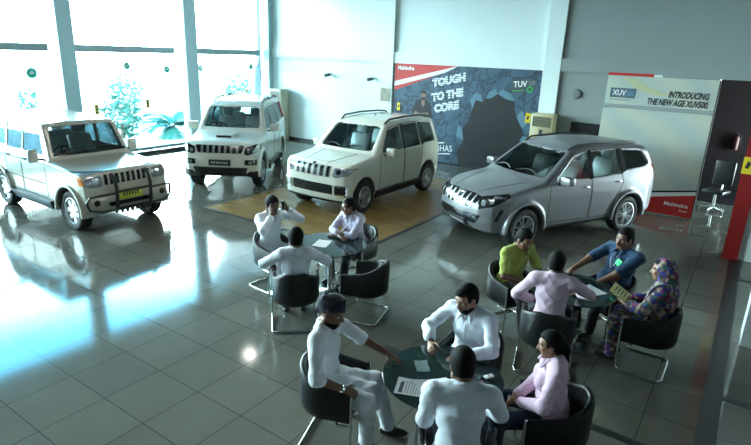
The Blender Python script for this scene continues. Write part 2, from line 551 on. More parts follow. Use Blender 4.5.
M_stgreen = mat('green_sticker', (.0, .40, .28), .5, var=.1)
M_styellow = mat('yellow_sticker', (.75, .55, .02), .5, var=.1)
M_ink = mat('black_ink', (.015, .015, .015), .6, var=.1)
M_paperwhite = mat('white_print', (.85, .86, .85), .6, var=.03)
def round_sticker(y, z, r, label, pale=False):
    o = MB().lathe([(0, 0), (r, 0), (r, .004), (0, .004)], 24, 0, Matrix.Translation((XW - .122, y, z)) @ Matrix.Rotation(PI / 2, 4, 'Y')).build('glass_sticker', M_stgreen)
    tag(o, label, 'sticker', 'round green stickers on the glass wall')
    MB().add([(XW - .116, y - r * .55, z - .012), (XW - .116, y + r * .1, z + r * .5), (XW - .116, y + r * .55, z + .0), (XW - .116, y + r * .1, z - r * .2)], [(0, 1, 2, 3)]).build('arrow', M_paperwhite, o, smooth=False)
round_sticker(7.39, 2.55, .14, 'round green sticker on the glass left of the first window column')
round_sticker(10.19, 2.74, .11, 'round green sticker on the middle pane, farther from the second column')
round_sticker(11.61, 2.63, .11, 'round green sticker on the middle pane, next to the second column')
round_sticker(12.98, 2.66, .10, 'round green sticker just past the second window column')
round_sticker(15.35, 2.72, .11, 'round green sticker on the last pane near the room corner')
def yellow_sticker(y, z, w, h, label):
    o = MB().box(XW - .122, XW - .116, y - w / 2, y + w / 2, z - h / 2, z + h / 2).build('warning_sticker', M_styellow, smooth=False)
    tag(o, label, 'sticker', 'yellow stickers on the glass wall')
    k = MB()
    for i in range(3): k.box(XW - .116, XW - .114, y - w * .3, y + w * .3, z - h * .33 + i * h * .28, z - h * .33 + i * h * .28 + h * .14)
    k.build('print', M_ink, o, smooth=False)
yellow_sticker(9.08, 1.47, .13, .30, 'yellow sticker with black bars on the middle pane above the square SUV')
yellow_sticker(10.8, 1.55, .13, .28, 'yellow sticker with black bars beside the palms on the middle pane')
yellow_sticker(15.1, 1.82, .09, .12, 'tiny yellow sticker on the last pane above the SUV with the scoop')
# ------------------------------------------------------------------ cars
M_tyre = mat('tyre_rubber', (0.018, 0.018, 0.019), 0.75, var=0.25, scale=30)
M_alloy = mat('alloy_metal', (0.62, 0.63, 0.64), 0.28, 0.9, var=0.06)
M_chrome = mat('chrome', (0.75, 0.76, 0.78), 0.12, 1.0, var=0.04)
M_blackpl = mat('black_plastic', (0.02, 0.021, 0.022), 0.45, var=0.2)
M_blackgl = mat('gloss_black', (0.012, 0.013, 0.014), 0.12, var=0.2)
M_cabin = mat('cabin_trim', (0.13, 0.13, 0.12), 0.7, var=0.2)
M_seat = mat('seat_cover', (0.42, 0.43, 0.42), 0.3, var=0.25, scale=9)
M_carglass = glass_mat('car_glass', (0.84, 0.90, 0.90), ior=1.28)
M_lampglass = mat('lamp_lens', (0.26, 0.28, 0.30), 0.10, 0.3, var=0.5, scale=22, coat=0.6)
M_slat = mat('grille_slat_metal', (0.36, 0.37, 0.38), 0.35, 0.9, var=0.05)
M_amber = mat('amber_lens', (0.75, 0.20, 0.03), 0.15, var=0.1)
M_redlens = mat('red_lens', (0.45, 0.02, 0.02), 0.15, var=0.1)
M_yellowplate = mat('yellow_plate', (0.60, 0.62, 0.05), 0.4, var=0.1)
M_darkplate = mat('dark_plate', (0.03, 0.03, 0.035), 0.35, var=0.2)
M_platetext = mat('plate_text', (0.5, 0.5, 0.5), 0.4, var=0.05)
M_groove = mat('panel_gap', (0.03, 0.03, 0.03), 0.8, var=0.1)

def resample(poly, step):
    out = []
    n = len(poly)
    for i in range(n):
        a = Vector(poly[i]); b = Vector(poly[(i + 1) % n])
        k = max(1, int((b - a).length / step))
        for j in range(k):
            out.append(a + (b - a) * (j / k))
    return out

def round_poly(P, r, n=4):
    out = []
    L = len(P)
    for i in range(L):
        p = Vector(P[i]); a = Vector(P[i - 1]) - p; b = Vector(P[(i + 1) % L]) - p
        t = min(r, a.length * 0.45, b.length * 0.45)
        p0 = p + a.normalized() * t; p1 = p + b.normalized() * t
        for j in range(n + 1):
            u = j / n
            out.append(tuple(p0 * (1 - u) ** 2 + p * 2 * u * (1 - u) + p1 * u * u))
    return out

def conform(bvh, poly, axis, off=0.004, thick=0.012, sgn=1, step=0.06, frame=None):
    """a panel with the outline poly, laid onto the body shell seen along an axis:
    'y' poly=(x,z) from side sgn; 'x' poly=(y,z) from front(1)/rear(-1); 'z' poly=(x,y) from above;
    or ('d', yaw) poly=(u,z) from a level direction at that yaw"""
    bm = bmesh.new()
    f = bm.faces.new([bm.verts.new((p[0], p[1], 0)) for p in poly])
    xs = [p[0] for p in poly]; ys = [p[1] for p in poly]
    for k, (lo, hi) in enumerate(((min(xs), max(xs)), (min(ys), max(ys)))):
        c = math.floor(lo / step) * step + step
        while c < hi:
            co = (c, 0, 0) if k == 0 else (0, c, 0)
            no = (1, 0, 0) if k == 0 else (0, 1, 0)
            bmesh.ops.bisect_plane(bm, geom=list(bm.verts) + list(bm.edges) + list(bm.faces), plane_co=co, plane_no=no, dist=1e-5)
            c += step
    bmesh.ops.triangulate(bm, faces=bm.faces)
    bm.verts.index_update()
    pts = [(v.co.x, v.co.y) for v in bm.verts]
    faces = [[v.index for v in f.verts] for f in bm.faces]
    bedges = [[v.index for v in e.verts] for e in bm.edges if len(e.link_faces) == 1]
    bm.free()
    outer = []; inner = []
    for (u, w) in pts:
        if axis == 'y':
            o, d = Vector((u, 3 * sgn, w)), Vector((0, -sgn, 0))
        elif axis == 'x':
            o, d = Vector((5 * sgn, u, w)), Vector((-sgn, 0, 0))
        elif axis == 'z':
            o, d = Vector((u, w, 4)), Vector((0, 0, -1))
        else:
            a = axis[1]
            fw = Vector((math.cos(a), math.sin(a), 0)); rt = Vector((-math.sin(a), math.cos(a), 0))
            o, d = fw * 5 + rt * u + Vector((0, 0, w)), -fw
        h = bvh.ray_cast(o, d)
        if h[0] is None:
            nn = bvh.find_nearest(o - o.normalized() * 0 + d * (3 if axis == 'y' else 3.2))
            p, nr = nn[0], nn[1]
        else:
            p, nr = h[0], h[1]
        if nr.dot(d) > 0: nr = -nr
        outer.append(p + nr * off); inner.append(p + nr * (off - thick))
    n = len(outer)
    fl = [list(f_) for f_ in faces] + [[i + n for i in reversed(f_)] for f_ in faces] + [[a, b, b + n, a + n] for a, b in bedges]
    return outer + inner, fl

def mirrored(poly):
    return [(-p[0], p[1]) for p in poly][::-1]

def wheel(parent, x, y, r, w, side, spokes, rr, label=None, steel=False):
    """tyre with rim, hub and spokes; side = +1 left"""
    def Mx():
        return Matrix.Translation((x, y, r)) @ (Matrix.Identity(4) if side > 0 else Matrix.Rotation(PI, 4, 'Z'))
    M = Mx()
    t = MB()
    h = w / 2
    t.lathe([(rr, -h * .9), (r * .90, -h), (r * .97, -h * .86), (r, -h * .6), (r, -h * .3), (r * .985, -h * .28), (r * .985, -h * .22), (r, -h * .2), (r, h * .2), (r * .985, h * .22), (r * .985, h * .28), (r, h * .3), (r, h * .6), (r * .97, h * .86), (r * .90, h), (rr + .02, h * .98), (rr, h * .8)], 40, 0, M, 'y', cap=False)
    tyre = t.build('wheel', M_tyre, parent, sharp=50)
    rm = MB()
    rm.lathe([(rr, h * .80), (rr + .004, h * .96), (rr - .012, h * .98), (rr - .025, h * .72), (rr - .03, -h * .6)], 40, 0, M, 'y', cap=False)
    rm.lathe([(rr - .012, -h * .3), (0.0, -h * .3)], 32, 1, M, 'y', cap=False)           # dark well with brake disc
    rm.lathe([(0.0, h * .78), (rr * .20, h * .76), (rr * .24, h * .6), (rr * .24, -h * .1)], 24, 0, M, 'y', cap=False)
    for i in range(spokes):
        a = 2 * PI * i / spokes
        R = M @ Matrix.Rotation(a, 4, 'Y')
        if steel:
            rm.prism([(rr * .2, -rr * .17), (rr - .015, -rr * .20), (rr - .015, rr * .20), (rr * .2, rr * .17)], 0, .02, 0, R @ Matrix.Translation((0, h * .55, 0)) @ Matrix.Rotation(-PI / 2, 4, 'X'))
        else:
            for s_ in (-1, 1):
                rm.prism([(rr * .18, s_ * rr * .02), (rr - .014, s_ * rr * .17), (rr - .014, s_ * rr * .17 + s_ * rr * .09), (rr * .18, s_ * rr * .11)], 0, .022, 0, R @ Matrix.Translation((0, h * .62, 0)) @ Matrix.Rotation(-PI / 2, 4, 'X'))
    rim = rm.build('rim', [M_alloy, M_blackpl], tyre)
    return tyre

def smooth_side(P, r):
    return round_poly(P, r, 4)

def car(spec):
    S = spec
    k_ = S.get('scale', 1.0)
    lf_ = Vector((-math.sin(S['rz']), math.cos(S['rz']))) * (S.get('near', 1) * S['track'] * (1 - k_))
    root = thing(S['name'], S['label'], 'car', (S['pos'][0] + lf_.x, S['pos'][1] + lf_.y, S.get('z0', 0)), S['rz'])
    root.scale = (k_, k_, S.get('zscale', k_))
    paint = S['paint']
    h = 0.02
    side = smooth_side(S['side'], S.get('side_r', .06))
    plan = S['plan'] + [(x, -y) for x, y in reversed(S['plan'])]
    fh = S['front'] ; front = fh + [(-y, z) for y, z in reversed(fh)]
    xs = [p[0] for p in S['side']]; zs = [p[1] for p in S['side']]; ym = max(p[0] for p in fh) + .12
    lo = (min(xs) - .12, -ym, min(zs) - .1); hi = (max(xs) + .12, ym, max(zs) + .12)
    F = Field(lo, hi, h)
    X, Y, Z = F._xyz((slice(None),) * 3)
    cf, cr, cz = S.get('cf', .10), S.get('cr', .06), S.get('cz', .05)
    Xb = X + np.where(X > 0, cf, -cr) * Y ** 2 * np.clip(np.abs(X) / 1.0, 0, 1)
    Zb = Z + cz * Y ** 2 * np.clip((Z - .8) / .3, 0, 1)
    d1 = poly_sd(side, Xb, Zb)
    d2 = poly_sd(plan, X, Y)
    d3 = poly_sd(front, Y, Z)
    kk = S.get('k', .07)
    D = smax(smax(d1, d2 + 0 * d1, kk), d3 + 0 * d1, kk)
    F.D[:] = D
    # fender flares
    r = S['tyre_r']; ax_ = (S['axf'], S['axr'])
    ar = S.get('arch', r + .07)
    ymax = max(p[0] for p in fh)
    if S.get('flare'):
        fw, fo = S['flare']
        for xa in ax_:
            rad = np.sqrt((X - xa) ** 2 + (Z - r) ** 2)
            yo = np.abs(Y)
            ring = np.maximum(np.maximum(rad - (ar + fw), yo - (ymax + fo)), (ymax - .25) - yo)
            ring = np.maximum(ring, .30 - Z) + 0 * F.D
            k = .05
            hh = np.maximum(k - np.abs(F.D - ring), 0) / k
            F.D[:] = np.minimum(F.D, ring) - hh * hh * k * .25
    outer = F.D.copy()
    Fo = Field(lo, hi, h); Fo.D = outer
    V, Q, _ = Fo.mesh()
    bvh = BVHTree.FromPolygons([Vector(v) for v in V.tolist()], Q.tolist())
    # wheel wells
    ytr = S['track']
    for xa in ax_:
        rad = np.sqrt((X - xa) ** 2 + (Z - r) ** 2)
        well = np.maximum(rad - ar, (ytr - .18) - np.abs(Y)) + 0 * F.D
        s_ = -well
        F.D[:] = np.maximum(F.D, s_)
    # cabin hollow
    x0, x1, zf = S['cabin']
    cav = np.maximum(np.maximum(outer + .055, zf - Z), np.maximum(X - x1, x0 - X))
    F.D[:] = np.maximum(F.D, -cav)
    for poly in S['windows']:
        P = round_poly(poly, .04, 3)
        cut = np.maximum(poly_sd(P, X, Z), .45 - np.abs(Y)) + 0 * F.D
        F.D[:] = np.maximum(F.D, -cut)
    wp = round_poly(S['windscreen'], .05, 3)
    cut = np.maximum(np.maximum(poly_sd(wp, Y, Z), S.get('wsx', .15) - X), X - x1 - .35) + 0 * F.D
    F.D[:] = np.maximum(F.D, -cut)
    rp = round_poly(S['rear_window'], .05, 3)
    cut = np.maximum(poly_sd(rp, Y, Z), X - S.get('rwx', x0 + .35)) + 0 * F.D
    F.D[:] = np.maximum(F.D, -cut)
    V, Q, _ = F.mesh()
    gi = np.rint((V - F.lo) / h).astype(int)
    for i in range(3): gi[:, i] = np.clip(gi[:, i], 0, outer.shape[i] - 1)
    ov = outer[gi[:, 0], gi[:, 1], gi[:, 2]]
    inn = (ov[Q] < -.028).sum(1) >= 3
    link('body', new_mesh('body', V, Q, [paint, M_cabin], inn.astype(int), True, 38), root)
    def panel(name, m, poly, axis, off=.004, thick=.014, sgn=1, parent=root, rnd=0.0, step=.06, label=None):
        if rnd: poly = round_poly(poly, rnd, 3)
        v, f = conform(bvh, poly, axis, off, thick, sgn, step)
        me = new_mesh(name, v, f, [m], None, True, 50)
        b = bmesh.new(); b.from_mesh(me); bmesh.ops.recalc_face_normals(b, faces=b.faces); b.to_mesh(me); b.free()
        return link(name, me, parent, label)
    def multi(name, ms, items, parent=root, label=None):
        """one mesh from several conformed outlines: (material index, outline, axis, off, thick, sgn)"""
        m_ = MB()
        for (mi, poly, axis, off, thick, sgn) in items:
            v, f = conform(bvh, poly, axis, off, thick, sgn)
            m_.add(v, f, mi)
        return m_.build(name, ms, parent, label, sharp=50)
    # glass
    for poly in S['windows']:
        for sg in (1, -1):
            panel('side_window', M_carglass, round_poly(poly, .04, 3), 'y', -.012, .006, sg)
            # dark rubber surround
    panel('windscreen', M_carglass, wp, 'x', -.012, .006, 1)
    panel('rear_window', M_carglass, rp, 'x', -.012, .006, -1)
    # doors: a dark gap line and a painted skin just proud of the shell
    for poly, hx, hz in S['doors']:
        for sg in (1, -1):
            it = []
            n = len(poly)
            for i in range(n):
                a = Vector(poly[i]); b = Vector(poly[(i + 1) % n])
                t = (b - a).normalized(); nn = Vector((-t.y, t.x)) * .006
                it.append((0, [tuple(a + nn), tuple(a - nn), tuple(b - nn), tuple(b + nn)], 'y', .0025, .006, sg))
            d = multi('door', [M_groove], it)
            hp = bvh.ray_cast(Vector((hx, 3 * sg, hz)), Vector((0, -sg, 0)))
            if hp[0] is not None:
                y = hp[0].y
                MB().tube([(hx - .10, y + sg * .004, hz), (hx - .07, y + sg * .03, hz + .005), (hx + .07, y + sg * .03, hz + .005), (hx + .10, y + sg * .004, hz)], .013).build('door_handle', S.get('handle', paint), d)
    # wheels
    for xa in ax_:
        for sg in (1, -1):
            wheel(root, xa, sg * ytr, r, S.get('tyre_w', .22), sg, S.get('spokes', 5), S.get('rim_r', r * .63), steel=S.get('steel', False))
            if S.get('clad'):
                a0, a1, wd = S['clad']
                ro, ri = ar + wd, ar - .005
                arc = [(xa + ro * math.cos(t), r + ro * math.sin(t)) for t in np.linspace(a0, a1, 15)] + [(xa + ri * math.cos(t), r + ri * math.sin(t)) for t in np.linspace(a1, a0, 15)]
                panel('wheel_arch', S.get('cladmat', M_blackpl), arc, 'y', .012, .02, sg)
    # interior
    m_ = MB()
    for (sx, sy) in S['seats']:
        zb = S.get('seat_z', .72)
        m_.box(sx - .05, sx + .45, sy - .25, sy + .25, zb, zb + .16, 0, None, .04)
        T = Matrix.Translation((sx - .08, sy, zb + .1)) @ Matrix.Rotation(-.28, 4, 'Y')
        m_.box(-.06, .06, -.24, .24, 0, .58, 0, T, .04)
        m_.box(-.045, .045, -.13, .13, .6, .80, 0, T, .04)
    m_.build('seats', M_seat, root)
    d_ = MB().box(x1 - .38, x1 - .02, -.62, .62, zf - .02, S['dash_z'], 0, None, .05)
    d_.build('dashboard', M_cabin, root)
    sw = MB()
    T = Matrix.Translation((x1 - .50, -.36, S['dash_z'] + .02)) @ Matrix.Rotation(-1.15, 4, 'Y')
    sw.tube([(.18 * math.cos(t), .18 * math.sin(t), 0) for t in np.linspace(0, 2 * PI, 25)[:-1]], .014, 8, 0, True, T)
    sw.tube([(-.17, 0, 0), (.17, 0, 0)], .02, 6, 0, False, T); sw.tube([(0, 0, 0), (.15, 0, -.12)], .03, 6, 0, False, T)
    sw.build('steering_wheel', M_blackpl, root)
    # mirrors
    mx, my, mz = S['mirror']
    for sg in (1, -1):
        g = MB()
        T = Matrix.Translation((mx, sg * my, mz))
        ms = S.get('mirror_size', (.07, .11, .085))
        g.box(-ms[0], ms[0], -ms[1], ms[1], -ms[2], ms[2], 0, T, .035)
        g.tube([(mx + .02, sg * (my - .20), mz - .09), (mx, sg * (my - .05), mz - .06)], .022, 8, 1)
        o = g.build('mirror', [S.get('mirror_mat', paint), M_blackpl], root)
        MB().box(-ms[0] - .004, -ms[0] + .002, -ms[1] * .85, ms[1] * .85, -ms[2] * .8, ms[2] * .8, 0, T).build('mirror_glass', M_chrome, o)
    # wipers
    for y0, y1 in S.get('wipers', ((.05, .55), (-.62, -.1))):
        ptsw = []
        for t in np.linspace(0, 1, 8):
            y = y0 + (y1 - y0) * t
            z = wp and (min(p[1] for p in S['windscreen']) + .02 + .05 * math.sin(PI * t))
            hpt = bvh.ray_cast(Vector((5, y, z)), Vector((-1, 0, 0)))
            if hpt[0] is not None: ptsw.append(hpt[0] + hpt[1] * (.012 if hpt[1].x > 0 else -.012))
        MB().tube(ptsw, .009, 6).build('wiper', M_blackpl, root)
    return root, panel, multi, bvh

def rrect(cx, cz, w, h_, r=.02, sk=0.0):
    return round_poly([(cx - w / 2, cz - h_ / 2), (cx + w / 2, cz - h_ / 2 + sk), (cx + w / 2, cz + h_ / 2 + sk), (cx - w / 2, cz + h_ / 2)], r, 3)

M_white = mat('white_car_paint', (0.76, 0.75, 0.66), 0.24, var=0.02, coat=0.8)
M_cream = mat('ivory_car_paint', (0.80, 0.78, 0.67), 0.25, var=0.02, coat=0.8)
M_silverw = mat('pale_silver_paint', (0.56, 0.54, 0.45), 0.24, 0.15, var=0.03, coat=0.7)
M_silver = mat('silver_car_paint', (0.21, 0.21, 0.225), 0.34, 0.3, var=0.03, coat=0.2)

def rails(root, pts, legs, m, r=.02, name='roof_rail', bvh=None):
    if bvh is not None:
        q = []
        for i, p in enumerate(pts):
            h_ = bvh.ray_cast(Vector((p[0], p[1], 4)), Vector((0, 0, -1)))
            q.append((p[0], p[1], h_[0].z + (0 if i in (0, len(pts) - 1) else .045)))
        pts = q
    for sg in (1, -1):
        g = MB().tube([(p[0], p[1] * sg, p[2]) for p in pts], r, 8)
        g.build(name, m, root)

# ---- white boxy compact SUV with a slotted grille
def make_tuv():
    S = dict(name='car', label='white boxy SUV with six-slot grille on the wood inlay in the middle of the showroom', pos=(-7.61, 10.96), rz=-PI / 2, scale=1.04, zscale=1.075, z0=.006, paint=M_cream,
        side=[(-1.86, .27), (1.86, .24), (2.03, .32), (2.07, .55), (2.06, .80), (2.00, 1.00), (1.88, 1.07), (1.04, 1.17), (.42, 1.70), (.16, 1.785), (-.5, 1.815), (-1.35, 1.79), (-1.74, 1.74), (-1.90, 1.15), (-1.955, .85), (-1.955, .40)],
        plan=[(-1.97, .0), (-1.96, .74), (-1.88, .86), (-1.5, .90), (1.45, .90), (1.80, .88), (1.98, .78), (2.06, .60), (2.09, .0)],
        front=[(.0, .2), (.80, .2), (.865, .38), (.895, .70), (.895, .95), (.875, 1.13), (.72, 1.66), (.66, 1.80), (.55, 1.9), (.0, 1.95)],
        axf=1.34, axr=-1.34, tyre_r=.345, track=.765, tyre_w=.22, arch=.415, rim_r=.215, spokes=5, cf=.10, cr=.04,
        cabin=(-1.84, 1.0, .80), wsx=.1,
        windows=[[(.70, 1.17), (.36, 1.60), (-.14, 1.67), (-.16, 1.17)], [(-.24, 1.17), (-.22, 1.67), (-.92, 1.67), (-.98, 1.17)], [(-1.12, 1.20), (-1.08, 1.66), (-1.58, 1.62), (-1.70, 1.20)]],
        windscreen=[(-.70, 1.21), (.70, 1.21), (.60, 1.66), (-.60, 1.66)], rear_window=[(-.62, 1.2), (.62, 1.2), (.56, 1.62), (-.56, 1.62)],
        doors=[([(.78, 1.12), (.80, .42), (-.19, .40), (-.19, 1.70), (.35, 1.65)], -.05, 1.02), ([(-.21, 1.70), (-.21, .40), (-.80, .40), (-.96, .75), (-1.03, 1.12), (-.98, 1.70)], -.84, 1.02)],
        seats=[(.05, .37), (.05, -.37), (-.85, .37), (-.85, -.37)], dash_z=1.10, mirror=(.62, 1.03, 1.20))
    root, panel, multi, bvh = car(S)
    gr = []
    for i in range(6):
        x = -.40 + .16 * i
        gr.append((0, rrect(x, .905, .085, .20, .03), 'x', .006, .02, 1))
    g = multi('grille', [M_blackgl], gr)
    it = []
    for i in range(6):
        x = -.40 + .16 * i
        it.append((0, rrect(x - .05, .905, .012, .22, .005), 'x', .012, .02, 1)); it.append((0, rrect(x + .05, .905, .012, .22, .005), 'x', .012, .02, 1))
    multi('grille_trim', [M_slat], it, g)
    for sg in (1, -1):
        P = [(.52, .83), (.60, .80), (.84, .86), (.88, .99), (.80, 1.00), (.54, .985)]
        P = P if sg > 0 else mirrored(P)
        hl = panel('headlamp', M_lampglass, round_poly(P, .03), 'x', .008, .02, 1)
        Q_ = [(.60, .87), (.70, .87), (.70, .96), (.60, .96)]
        panel('lamp_reflector', M_blackgl, round_poly(Q_ if sg > 0 else mirrored(Q_), .045), 'x', .011, .01, 1, hl)
        fl = panel('fog_lamp', M_blackgl, rrect(sg * .70, .56, .22, .17, .03), 'x', .012, .02, 1)
        multi('fog_bezel', [M_chrome], [(0, rrect(sg * .70, .65, .24, .022, .008), 'x', .02, .02, 1), (0, rrect(sg * .70, .47, .24, .022, .008), 'x', .02, .02, 1), (0, rrect(sg * .70 + .11, .56, .022, .17, .008), 'x', .02, .02, 1), (0, rrect(sg * .70 - .11, .56, .022, .17, .008), 'x', .02, .02, 1)], fl)
        panel('tail_lamp', M_redlens, rrect(sg * .76, 1.0, .14, .42, .03), 'x', .01, .02, -1)
        panel('side_step', M_blackpl, [(.92, .27), (.92, .40), (-.92, .40), (-.92, .27)], 'y', .05, .07, sg)
        panel('bonnet_line', M_groove, [(1.90, sg * .30 - .006), (1.90, sg * .30 + .006), (1.08, sg * .46 + .006), (1.08, sg * .46 - .006)], 'z', .003, .006)
        panel('window_surround', M_blackgl, [(-.15, 1.16), (-.15, 1.69), (-.23, 1.69), (-.23, 1.16)], 'y', .003, .01, sg)
        panel('window_surround', M_blackgl, [(-.98, 1.16), (-.93, 1.68), (-1.07, 1.68), (-1.12, 1.19)], 'y', .003, .01, sg)
    lg = panel('lower_grille', M_blackgl, rrect(0, .56, 1.06, .19, .03), 'x', .008, .03, 1)
    multi('grille_mesh', [M_blackpl], [(0, rrect(0, .50 + .04 * i, 1.0, .008, .003), 'x', .016, .02, 1) for i in range(4)], lg)
    panel('bumper_lip', M_blackpl, [(-.78, .24), (.78, .24), (.80, .345), (-.80, .345)], 'x', .01, .03, 1)
    b = panel('badge', M_chrome, round_poly([(-.05, 1.03), (0, 1.05), (.05, 1.03), (.02, 1.0), (-.02, 1.0)], .01), 'x', .012, .02, 1)
    rails(root, [(.30, .60, 1.78), (.15, .62, 1.835), (-.5, .635, 1.865), (-1.2, .62, 1.85), (-1.55, .61, 1.81), (-1.65, .60, 1.77)], 0, M_blackpl, .022, bvh=bvh)
    MB().tube([(-.2, 0, 1.80), (-.22, 0, 1.86)], .012).build('antenna', M_blackpl, root)
    return root

# ---- white SUV with bonnet scoop
def make_scorpio():
    S = dict(name='car', label='white tall SUV with a bonnet scoop, parked beside the window columns at the back', pos=(-11.73, 10.55), rz=math.radians(-56), scale=1.02, zscale=1.09, paint=M_white,
        side=[(-2.2, .34), (1.85, .30), (2.04, .38), (2.10, .60), (2.09, .85), (2.02, 1.03), (1.90, 1.12), (1.02, 1.24), (.42, 1.78), (.12, 1.87), (-.6, 1.90), (-1.7, 1.88), (-2.05, 1.82), (-2.22, 1.25), (-2.28, .85), (-2.28, .45)],
        plan=[(-2.3, 0), (-2.28, .76), (-2.2, .86), (-1.8, .91), (1.45, .91), (1.80, .90), (2.02, .80), (2.10, .60), (2.13, 0)],
        front=[(0, .25), (.80, .25), (.88, .42), (.91, .75), (.91, 1.0), (.88, 1.22), (.74, 1.72), (.68, 1.86), (.56, 1.98), (0, 2.02)],
        axf=1.34, axr=-1.34, tyre_r=.375, track=.77, tyre_w=.23, arch=.45, rim_r=.23, spokes=5, cf=.09, cr=.03, flare=(.07, .02),
        cabin=(-2.16, 1.0, .88), wsx=.1,
        windows=[[(.72, 1.26), (.40, 1.66), (-.12, 1.74), (-.14, 1.26)], [(-.24, 1.26), (-.22, 1.74), (-.98, 1.74), (-1.02, 1.26)], [(-1.14, 1.28), (-1.10, 1.73), (-1.88, 1.70), (-2.0, 1.30)]],
        windscreen=[(-.72, 1.30), (.72, 1.30), (.63, 1.74), (-.63, 1.74)], rear_window=[(-.62, 1.3), (.62, 1.3), (.56, 1.7), (-.56, 1.7)],
        doors=[([(.80, 1.2), (.80, .50), (-.19, .48), (-.19, 1.78), (.38, 1.70)], -.05, 1.10), ([(-.21, 1.78), (-.21, .48), (-.78, .48), (-.98, .85), (-1.07, 1.2), (-1.04, 1.78)], -.88, 1.10)],
        seats=[(.05, .37), (.05, -.37), (-.9, .37), (-.9, -.37)], seat_z=.80, dash_z=1.18, mirror=(.62, 1.06, 1.30), mirror_size=(.08, .13, .09))
    root, panel, multi, bvh = car(S)
    g = panel('grille', M_blackgl, round_poly([(-.52, .87), (.52, .87), (.58, 1.03), (-.58, 1.03)], .03), 'x', .008, .02, 1)
    it = [(0, rrect(-.42 + .14 * i, .95, .06, .15, .02), 'x', .016, .02, 1) for i in range(7)] + [(0, [(-.60, 1.03), (.60, 1.03), (.60, 1.055), (-.60, 1.055)], 'x', .016, .02, 1)]
    multi('grille_trim', [M_slat], it[:7], g)
    for sg in (1, -1):
        P = [(.58, .86), (.66, .83), (.89, .90), (.89, 1.05), (.84, 1.06), (.60, .99)]
        hl = panel('headlamp', M_blackgl, round_poly(P if sg > 0 else mirrored(P), .03), 'x', .008, .02, 1)
        Q_ = [(.64, .88), (.72, .87), (.72, .96), (.64, .96)]
        panel('lamp_reflector', M_lampglass, round_poly(Q_ if sg > 0 else mirrored(Q_), .04), 'x', .013, .01, 1, hl)
        Q2 = [(.75, .89), (.86, .92), (.86, 1.0), (.75, .97)]
        panel('lamp_reflector', M_lampglass, round_poly(Q2 if sg > 0 else mirrored(Q2), .02), 'x', .013, .01, 1, hl)
        fl = panel('fog_lamp', M_blackgl, rrect(sg * .72, .67, .26, .12, .02), 'x', .01, .02, 1)
        panel('fog_lens', M_lampglass, rrect(sg * .72, .665, .09, .07, .03), 'x', .014, .01, 1, fl)
        panel('tail_lamp', M_redlens, rrect(sg * .80, 1.4, .10, .75, .03), 'x', .01, .02, -1)
        panel('side_step', M_blackpl, [(.86, .33), (.86, .44), (-.86, .44), (-.86, .33)], 'y', .07, .08, sg)
        panel('window_surround', M_blackgl, [(-.13, 1.25), (-.13, 1.76), (-.23, 1.76), (-.23, 1.25)], 'y', .003, .01, sg)
        panel('window_surround', M_blackgl, [(-1.01, 1.25), (-.98, 1.76), (-1.11, 1.76), (-1.15, 1.27)], 'y', .003, .01, sg)
    lg = panel('lower_grille', M_blackpl, round_poly([(-.58, .36), (.58, .36), (.66, .55), (-.66, .55)], .03), 'x', .012, .03, 1)
    multi('grille_mesh', [M_blackgl], [(0, rrect(0, .40 + .05 * i, 1.0, .012, .004), 'x', .02, .02, 1) for i in range(3)], lg)
    panel('bumper_lip', M_blackpl, [(-.86, .30), (.86, .30), (.86, .46), (.70, .46), (.60, .40), (-.60, .40), (-.70, .46), (-.86, .46)], 'x', .012, .03, 1)
    p = panel('number_plate', M_darkplate, rrect(0, .66, .52, .13, .01), 'x', .03, .04, 1)
    multi('plate_letters', [M_platetext], [(0, rrect(-.18 + .06 * i, .66, .035, .05, .004), 'x', .034, .006, 1) for i in range(7)], p)
    # bonnet scoop
    sc = MB()
    zt = 1.20
    sc.add([(1.62, -.22, zt - .07), (1.62, .22, zt - .07), (1.60, .20, zt + .01), (1.60, -.20, zt + .01), (1.20, -.26, zt - .02), (1.20, .26, zt - .02), (1.28, .22, zt + .045), (1.28, -.22, zt + .045)],
           [(0, 1, 2, 3), (4, 7, 6, 5), (3, 2, 6, 7), (0, 3, 7, 4), (1, 5, 6, 2)], 0)
    so = sc.build('bonnet_scoop', M_white, root)
    MB().box(1.60, 1.626, -.18, .18, zt - .055, zt - .002, 0).build('scoop_mouth', M_blackpl, so)
    rails(root, [(.10, .62, 1.87), (-.05, .635, 1.93), (-.5, .65, 1.955), (-.75, .645, 1.945), (-.9, .64, 1.90)], 0, M_blackpl, .024, bvh=bvh)
    rails(root, [(-1.15, .64, 1.90), (-1.3, .645, 1.945), (-1.7, .64, 1.935), (-1.85, .63, 1.87)], 0, M_blackpl, .024, bvh=bvh)
    return root

